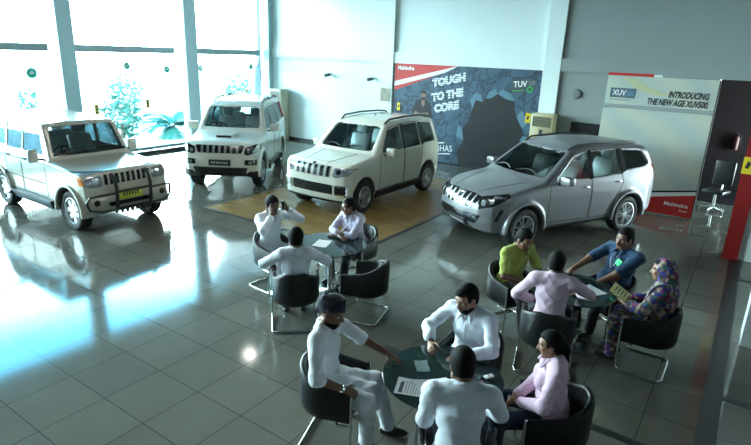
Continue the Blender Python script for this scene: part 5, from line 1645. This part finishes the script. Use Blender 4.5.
M_acc = mat('cream_cabinet', (.52, .50, .38), .45, var=.05)
M_acy = mat('beige_cabinet', (.50, .44, .26), .45, var=.06)
def make_ac(x0, x1, y0, y1, hgt, m, label):
    t = thing('tower_air_conditioner', label, 'air conditioner', ((x0 + x1) / 2, (y0 + y1) / 2, 0))
    w_, d_ = (x1 - x0) / 2, (y1 - y0) / 2
    MB().box(-w_, w_, -d_, d_, 0, hgt, bev=.02).build('cabinet', m, t)
    MB().box(-w_ * .82, w_ * .82, -d_ - .006, -d_ + .02, hgt - .36, hgt - .08).build('air_outlet', mat('outlet_dark', (.06, .06, .045), .6), t, smooth=False)
    lv = MB()
    for i in range(6): lv.box(-w_ * .80, w_ * .80, -d_ - .014, -d_, hgt - .34 + .045 * i, hgt - .332 + .045 * i)
    lv.build('louvre', m, t, smooth=False)
    MB().box(-.05, .05, -d_ - .008, -d_ + .01, hgt - .56, hgt - .43).build('control_panel', M_greyp, t, smooth=False)
    MB().box(-w_ * .8, w_ * .8, -d_ - .006, -d_ + .01, .15, .75).build('intake_grille', m, t, smooth=False)
make_ac(-5.26, -4.62, 15.58, 15.98, 1.93, M_acy, 'beige tower air conditioner against the back wall behind the silver crossover')
make_ac(-15.62, -15.02, 15.55, 16.02, 1.93, M_acc, 'cream tower air conditioner in the far corner by the glass wall')

def plate(x, z, w, h, y, m, label, name, cat, ink=True):
    o = MB().box(x - w / 2, x + w / 2, y - .012, y, z - h / 2, z + h / 2).build(name, m, smooth=False)
    tag(o, label, cat)
    if ink:
        flat('symbol', [(x - w * .28, z - h * .12), (x + w * .05, z - h * .2), (x + w * .25, z + h * .1), (x - w * .05, z + h * .3)], y - .0125, M_ink, o)
    return o
plate(-5.36, 1.78, .15, .28, 15.62, M_styellow, 'small yellow sign beside the beige air conditioner', 'warning_sign', 'sign')
plate(-10.0, 1.70, .12, .26, YB - .075, M_styellow, 'small yellow sign on the left edge of the blue poster', 'warning_sign', 'sign')
plate(.07, 1.76, .16, .30, 11.62, M_styellow, 'yellow warning sign on the red pillar', 'warning_sign', 'sign')
pic = MB().box(-10.74, -10.36, YB - .12, YB - .10, 1.83, 2.27).build('picture_frame', mat('poster_print', (.30, .26, .20), .5, var=.6, scale=6), smooth=False)
tag(pic, 'small colour picture on the wall column left of the blue poster', 'picture')
fb = thing('notice_board', 'dark framed board low on the grey wall left of the banner', 'board', (-3.86, YB - .03, 1.58))
MB().box(-.37, .37, -.025, 0, -.15, .15).build('board', M_hole, fb, smooth=False)
f_ = MB()
for (a, b, c, d) in ((-.39, .39, .15, .17), (-.39, .39, -.17, -.15), (-.39, -.37, -.15, .15), (.37, .39, -.15, .15)): f_.box(a, b, -.035, 0, c, d)
f_.build('frame', M_blackgl, fb, smooth=False)
def wall_camera(x, z, label, rz=0):
    t = thing('wall_camera', label, 'camera', (x, YB - (.03 if x > -4.7 else .0), z), rz)
    MB().lathe([(.05, 0), (.05, .03), (0, .03)], 16, 0, Matrix.Rotation(PI / 2, 4, 'X')).build('mount', M_colw, t)
    MB().tube([(0, -.02, 0), (.0, -.12, -.03)], .015, 8).build('arm', M_colw, t)
    MB().tube([(.03, -.08, -.02), (-.05, -.26, -.05)], [.055, .06], 14).build('housing', M_greyp, t)
wall_camera(-13.05, 2.60, 'wall camera on the bright wall, nearer the window corner')
wall_camera(-11.15, 2.56, 'wall camera on the bright wall, nearer the blue poster')
sp = MB().lathe([(.14, 0), (.14, .02), (.11, .05), (0, .06)], 24, 0, Matrix.Translation((-4.21, YB - .02, 2.52)) @ Matrix.Rotation(PI / 2, 4, 'X')).build('wall_speaker', mat('speaker_grey', (.16, .17, .17), .5))
tag(sp, 'round grey fitting high on the grey wall left of the banner', 'fitting')
ex = thing('fire_extinguisher', 'dark red extinguisher hanging on the shaded wall beyond the banner', 'extinguisher', (-.30, 18.828, 1.12))
MB().lathe([(0, 0), (.07, 0), (.075, .02), (.075, .34), (.05, .40), (.02, .42), (0, .42)], 20).build('cylinder', mat('dull_red', (.06, .008, .008), .45), ex)
MB().box(-.03, .03, -.03, .03, .42, .47).build('valve', M_blackpl, ex); MB().tube([(.03, 0, .45), (.10, 0, .40), (.10, 0, .15)], .012, 8).build('hose', M_blackpl, ex)
# office chair in the dark gap
oc = thing('office_chair', 'dark office chair in the shaded gap between banner and red pillar', 'chair', (-.42, 15.45, 0), -1.9)
MB().box(-.24, .24, -.24, .24, .45, .54, bev=.03).build('seat', M_leather, oc); MB().box(-.28, -.21, -.23, .23, .62, 1.22, bev=.03).build('backrest', M_leather, oc)
MB().tube([(0, 0, .10), (0, 0, .45)], .03, 12).build('column_post', M_steel, oc); MB().tube([(-.22, 0, .5), (-.29, 0, .52), (-.27, 0, .75)], .02, 8).build('back_bar', M_steel, oc)
for i in range(5):
    a = i * 2 * PI / 5
    MB().tube([(0, 0, .10), (.28 * math.cos(a), .28 * math.sin(a), .07)], [.025, .016], 8).build('leg', M_steel, oc)
    bm_ = MB().lathe([(0, -.015), (.03, -.015), (.03, .015), (0, .015)], 12, 0, Matrix.Translation((.28 * math.cos(a), .28 * math.sin(a), .03)) @ Matrix.Rotation(PI / 2, 4, 'X')); bm_.build('caster', M_blackpl, oc)

# ---- things on the tables, in hands and on people
TT = .752
def sheet(name, label, x, y, deg, w, h, m, group=None, lines=None, z=TT, curl=.004, parent=None):
    a = math.radians(deg)
    n = 8
    V = []; Fc = []
    for i in range(n + 1):
        for j in range(n + 1):
            u, v = i / n - .5, j / n - .5
            V.append((u * w, v * h, .0012 + curl * (u * u + v * v) * 2 + curl * max(0, u * v) * 4))
    k = (n + 1) ** 2
    V += [(p[0], p[1], p[2] - .0008) for p in V]
    for i in range(n):
        for j in range(n):
            q = (i * (n + 1) + j, (i + 1) * (n + 1) + j, (i + 1) * (n + 1) + j + 1, i * (n + 1) + j + 1)
            Fc.append(q); Fc.append(tuple(k + t for t in reversed(q)))
    o = MB().add(V, Fc).build(name, m)
    o.location = (x, y, z); o.rotation_euler = (0, 0, a)
    tag(o, label, 'paper', group)
    if lines:
        L = MB()
        for (u0, u1, v0, v1) in lines: L.box(u0 * w, u1 * w, v0 * h, v1 * h, .0032, .0042)
        L.build('print', M_greyp, o, smooth=False)
    return o
M_paper = mat('white_paper', (.80, .81, .82), .7, var=.02)
M_paperg = mat('grey_paper', (.62, .66, .66), .7, var=.05)
M_magy = mat('yellow_page', (.58, .58, .22), .6, var=.12, scale=30)
rows = [(-.42, .30, .30, .40)] + [(-.42, .42, .22 - .07 * i, .235 - .07 * i) for i in range(8)]
sheet('document', 'printed form with dark heading on the nearest table', -1.91, 3.53, 112, .235, .32, M_paper, lines=rows)
sheet('document', 'blank white sheet overlapping the printed form on the nearest table', -1.78, 3.63, 138, .22, .30, M_paper, z=TT + .006, curl=.012)
sheet('document', 'thin white sheets lying on the table by the wood inlay', -4.82, 5.80, 20, .21, .30, M_paper)
sheet('document', 'white sheet on the table before the silver crossover', -1.22, 6.62, 60, .21, .28, M_paperg)
sheet('brochure', 'teal and brown brochure half hidden by the man seen from behind on the nearest table', -1.50, 3.83, 150, .15, .26, mat('brochure_print', (.20, .14, .12), .5, var=.5, scale=8))
def phone(name, label, x, y, deg, z=TT):
    t = thing(name, label, 'phone', (x, y, z), math.radians(deg))
    MB().box(-.036, .036, -.072, .072, 0, .010, bev=.003).build('case', M_blackgl, t)
    MB().box(-.031, .031, -.062, .062, .0098, .0108).build('screen', M_hole, t, smooth=False)
    return t
phone('mobile_phone', 'black phone lying near the right edge of the nearest table', -1.46, 4.05, 100)
wl_ = thing('card_case', 'small white case lying across the black phone on the nearest table', 'case', (-1.47, 4.06, TT + .011), math.radians(150))
MB().box(-.022, .022, -.045, .045, 0, .012, bev=.003).build('body', M_paper, wl_)
MB().box(-.022, .022, -.004, .004, .012, .0128).build('band', M_greyp, wl_, smooth=False)
gl_ = sheet('plastic_sleeve', 'clear grey plastic sleeve lying near the middle of the nearest table', -2.03, 3.86, 40, .12, .18, mat('clear_sleeve', (.20, .26, .26), .1, var=.4, scale=15))

def world(key, p):
    r, i = SEATS[key]
    return r.location + Matrix.Rotation(r.rotation_euler.z, 3, 'Z') @ Vector(p)
def on(key): return SEATS[key]
# phone at the ear
r_, i_ = on('phone')
mp = thing('mobile_phone', 'black phone held to the ear of the man in white at the left', 'phone', world('phone', i_['wl'] + np.array((-.035, -.055, .06))), r_.rotation_euler.z)
MB().box(-.035, .035, -.006, .006, -.07, .07, bev=.003).build('case', M_blackgl, mp)
# bracelet and watches are worn: children of their person
def band(key, w, e, rad, m, name, t=.006, lab=None):
    r, i = on(key)
    a = np.array(i[w]); d = nrm(a - np.array(i[e]))
    c = a - d * .035
    q = Vector(d).to_track_quat('Z', 'X').to_matrix().to_4x4(); q.translation = Vector(c)
    MB().lathe([(rad, -.012), (rad + t, -.010), (rad + t, .010), (rad, .012), (rad, -.012)], 24, 0, q, cap=False).build(name, m, r, lab)
band('turban', 'wr', 'elR', .031, M_chrome, 'bracelet', .006, 'silvery bangle')
band('beard', 'wr', 'elR', .031, M_blackgl, 'watch', .006)
band('beard', 'wl', 'elL', .031, M_blackgl, 'watch', .006)
# badge and lanyard on the stout man
r_, i_ = on('blue')
sh_ = [c for c in r_.children if c.name.startswith('shirt')][0]
bv_ = BVHTree.FromPolygons([v.co.copy() for v in sh_.data.vertices], [tuple(p.vertices) for p in sh_.data.polygons])
def front_hit(i, du, dl, off=.004):
    o = Vector(i['hip'] + i['u'] * du + i['l'] * dl + i['f'] * .8); h = bv_.ray_cast(o, Vector(-i['f']))
    return h[0] + h[1] * off if h[0] is not None else o - Vector(i['f']) * .6
M_badge = mat('bright_green_card', (.03, .80, .22), .5, var=.05)
q = [front_hit(i_, .455, .055, .008), front_hit(i_, .435, .150, .008), front_hit(i_, .375, .140, .008), front_hit(i_, .392, .045, .008)]
nv = Vector(i_['f']) * .006
MB().add(q + [p + nv for p in q], [(0, 1, 2, 3), (7, 6, 5, 4), (0, 1, 5, 4), (1, 2, 6, 5), (2, 3, 7, 6), (3, 0, 4, 7)]).build('badge', M_badge, r_, 'bright green badge', smooth=False)
MB().tube([front_hit(i_, .47, .06), front_hit(i_, .42, .05), front_hit(i_, .36, .035), front_hit(i_, .30, .0), front_hit(i_, .36, -.03), front_hit(i_, .42, -.05), front_hit(i_, .47, -.06)], .005, 6).build('lanyard', mat('lanyard_cord', (.45, .47, .50), .7), r_)
# pens / pockets on shirts
def pocket(key, m):
    r, i = on(key)
    s_ = [c for c in r.children if c.name.startswith('shirt')][0]
    global bv_
    bv_ = BVHTree.FromPolygons([v.co.copy() for v in s_.data.vertices], [tuple(p.vertices) for p in s_.data.polygons])
    g = [[front_hit(i, .40 - .11 * b, .055 + .085 * a, .004) for a in (0, .5, 1)] for b in (0, .5, 1)]
    V = [p for row in g for p in row]
    MB().add(V, [(a * 3 + b, a * 3 + b + 1, a * 3 + b + 4, a * 3 + b + 3) for a in range(2) for b in range(2)]).build('pocket', m, s_)
for k, m in (('turban', C_white), ('beard', C_white2), ('phone', C_white), ('green', C_lime)): pocket(k, m)
# headscarf
def headscarf(key):
    r, i = on(key)
    hd, H, hq, f, l, u, hs = i['hd'], i['H'], i['hq'], i['f'], i['l'], i['u'], i['hs']
    F = Field(hd - np.array((.34, .34, .55)), hd + .22, .008)
    F.ell(hq(-.03, 0, .035), (.122, .102, .118), H, k=.02)
    F.ell(hq(-.055, 0, -.05), (.105, .10, .13), H, k=.05)
    F.cap(i['shL'] + u * .015 - f * .02, i['shR'] + u * .015 - f * .02, .075, k=.06)
    F.ell(i['chest'] - f * .06 + u * .02, (.11, .20, .20), i['T'], k=.06)
    F.cap(hq(-.03, .06, -.10), i['shL'] + f * .07 - u * .06, .05, .05, k=.05); F.cap(i['shL'] + f * .07 - u * .06, i['chest'] + f * .13 - l * .02 - u * .05, .05, .045, k=.04)
    F.cap(i['shR'] + f * .02 - u * .0, i['elR'] + (i['shR'] - i['elR']) * .35, .075, .072, k=.05)
    F.cap(i['shL'] + f * .02 - u * .0, i['elL'] + (i['shL'] - i['elL']) * .35, .075, .072, k=.05)
    F.box(hq(.12, 0, -.02), np.array((.10, .066, .098)) * hs, H, r=.04, k=.015, op='s')
    X, Y, Z = F._xyz((slice(None),) * 3)
    F.D += np.where(np.abs(F.D) < .05, np.sin(X * 50 + Z * 30) * np.sin(Y * 44 + Z * 25) * .004, 0).astype(f32)
    F.build('headscarf', M_floral, r, 'floral headscarf', smooth_it=1)
headscarf('scarf')
r_, i_ = on('scarf')
bk = thing('booklet', 'open yellowish booklet in the hands of the woman in the headscarf', 'booklet', world('scarf', (i_['wl'] + i_['wr']) / 2 + np.array((.09, .0, .05))), r_.rotation_euler.z)
for sg in (1, -1):
    M_ = Matrix.Rotation(-.5, 4, 'Y') @ Matrix.Rotation(sg * .25, 4, 'X')
    pg = MB().box(-.12, .12, min(0, sg * .16), max(0, sg * .16), 0, .004, 0, M_); po = pg.build('page', M_magy, bk, smooth=False)
    pr = MB()
    for a in range(5): pr.box(-.10 + .04 * a, -.085 + .04 * a, min(sg * .02, sg * .13), max(sg * .02, sg * .13), .004, .005, 0, M_)
    pr.build('print', M_greyp, po, smooth=False)
make_tuv(); make_scorpio(); make_xuv(); make_bolero()
# ------------------------------------------------------------------ camera, light
def setup_camera():
    pitch, roll, yaw, f = .302927, .037774, .59173, 547.4
    cp, sp, cr, sr = math.cos(pitch), math.sin(pitch), math.cos(roll), math.sin(roll)
    R = Matrix(((cr, -sr, 0), (sr, cr, 0), (0, 0, 1)))
    up = R @ Vector((0, -cp, -sp)); fh = R @ Vector((0, -sp, cp)); rt = R @ Vector((1, 0, 0))
    A = rt * math.cos(yaw) - fh * math.sin(yaw); B = rt * math.sin(yaw) + fh * math.cos(yaw)
    right = Vector((A.x, B.x, up.x)); down = Vector((A.y, B.y, up.y)); fwd = Vector((A.z, B.z, up.z))
    cam = bpy.data.cameras.new('camera'); o = bpy.data.objects.new('camera', cam); COL.objects.link(o)
    m = Matrix((right, -down, -fwd)).transposed().to_4x4()
    m.translation = Vector((0, 0, 3.45))
    o.matrix_world = m
    cam.sensor_width = 36; cam.lens = f / 751 * 36
    cam.clip_start = .05; cam.clip_end = 300
    SC.camera = o
setup_camera()

w = bpy.data.worlds.new('sky'); SC.world = w; w.use_nodes = True
nt = w.node_tree; bg = nt.nodes['Background']
tc = N(nt, 'ShaderNodeTexCoord'); sp_ = N(nt, 'ShaderNodeSeparateXYZ'); nt.links.new(tc.outputs['Generated'], sp_.inputs[0])
cr_ = N(nt, 'ShaderNodeValToRGB')
R_ = cr_.color_ramp
R_.elements[0].position = 0.0; R_.elements[0].color = (.76, .97, 1.0, 1)
R_.elements[1].position = .34; R_.elements[1].color = (.70, .95, 1.0, 1)
for p_, c_ in ((.39, (.16, .46, .64, 1)), (.435, (.03, .16, .26, 1)), (1.0, (.03, .14, .22, 1))):
    e_ = R_.elements.new(p_); e_.color = c_
nt.links.new(sp_.outputs['Z'], cr_.inputs[0]); nt.links.new(cr_.outputs['Color'], bg.inputs['Color'])
bg.inputs['Strength'].default_value = 55.0

def area(name, loc, sx, sy, energy, col=(1, 1, 1), rot=(0, 0, 0), portal=False):
    l = bpy.data.lights.new(name, 'AREA'); l.shape = 'RECTANGLE'; l.size = sx; l.size_y = sy; l.energy = energy; l.color = col
    o = bpy.data.objects.new(name, l); COL.objects.link(o); o.location = loc; o.rotation_euler = rot
    if portal: l.cycles.is_portal = True
    return o
for a, b, e in spans:
    area('window_portal', (XW - .3, (a + b) / 2, 3.0), 5.8, b - a, 1, rot=(0, -PI / 2, 0), portal=True)
M_lamp = mat('lamp_panel', (.9, .9, .9), .5, emit=(1, .97, .9), estr=36, var=0)
def ceiling_lamp(x, y, s, label):
    t = thing('ceiling_light', label, 'ceiling light', (x, y, ZC - .03), 0, 'square downlights in the ceiling')
    MB().box(-s / 2, s / 2, -s / 2, s / 2, 0, .012).build('diffuser', M_lamp, t, smooth=False)
    f_ = MB()
    for (a, b, c, d) in ((-s / 2 - .03, s / 2 + .03, -s / 2 - .03, -s / 2), (-s / 2 - .03, s / 2 + .03, s / 2, s / 2 + .03), (-s / 2 - .03, -s / 2, -s / 2, s / 2), (s / 2, s / 2 + .03, -s / 2, s / 2)):
        f_.box(a, b, c, d, -.005, .03)
    f_.build('frame', M_frame, t, smooth=False)
ceiling_lamp(-12.2, 11.0, .40, 'square ceiling downlight reflected in the floor')
for x_, y_ in ((-8.5, 5.0), (-7.0, 7.0), (-6.0, 4.5)):  # fill lights added out of view to brighten the middle of the floor
    ceiling_lamp(x_, y_, .60, 'added fill light, unseen square ceiling panel above the middle of the showroom')

vs = SC.view_settings
vs.view_transform = 'Standard'; vs.look = 'None'; vs.gamma = 1; vs.exposure = 0.0; vs.use_curve_mapping = False
SC.cycles.use_denoising = True
SC.cycles.max_bounces = 10; SC.cycles.transparent_max_bounces = 24; SC.cycles.diffuse_bounces = 5
SC.cycles.sample_clamp_indirect = 6
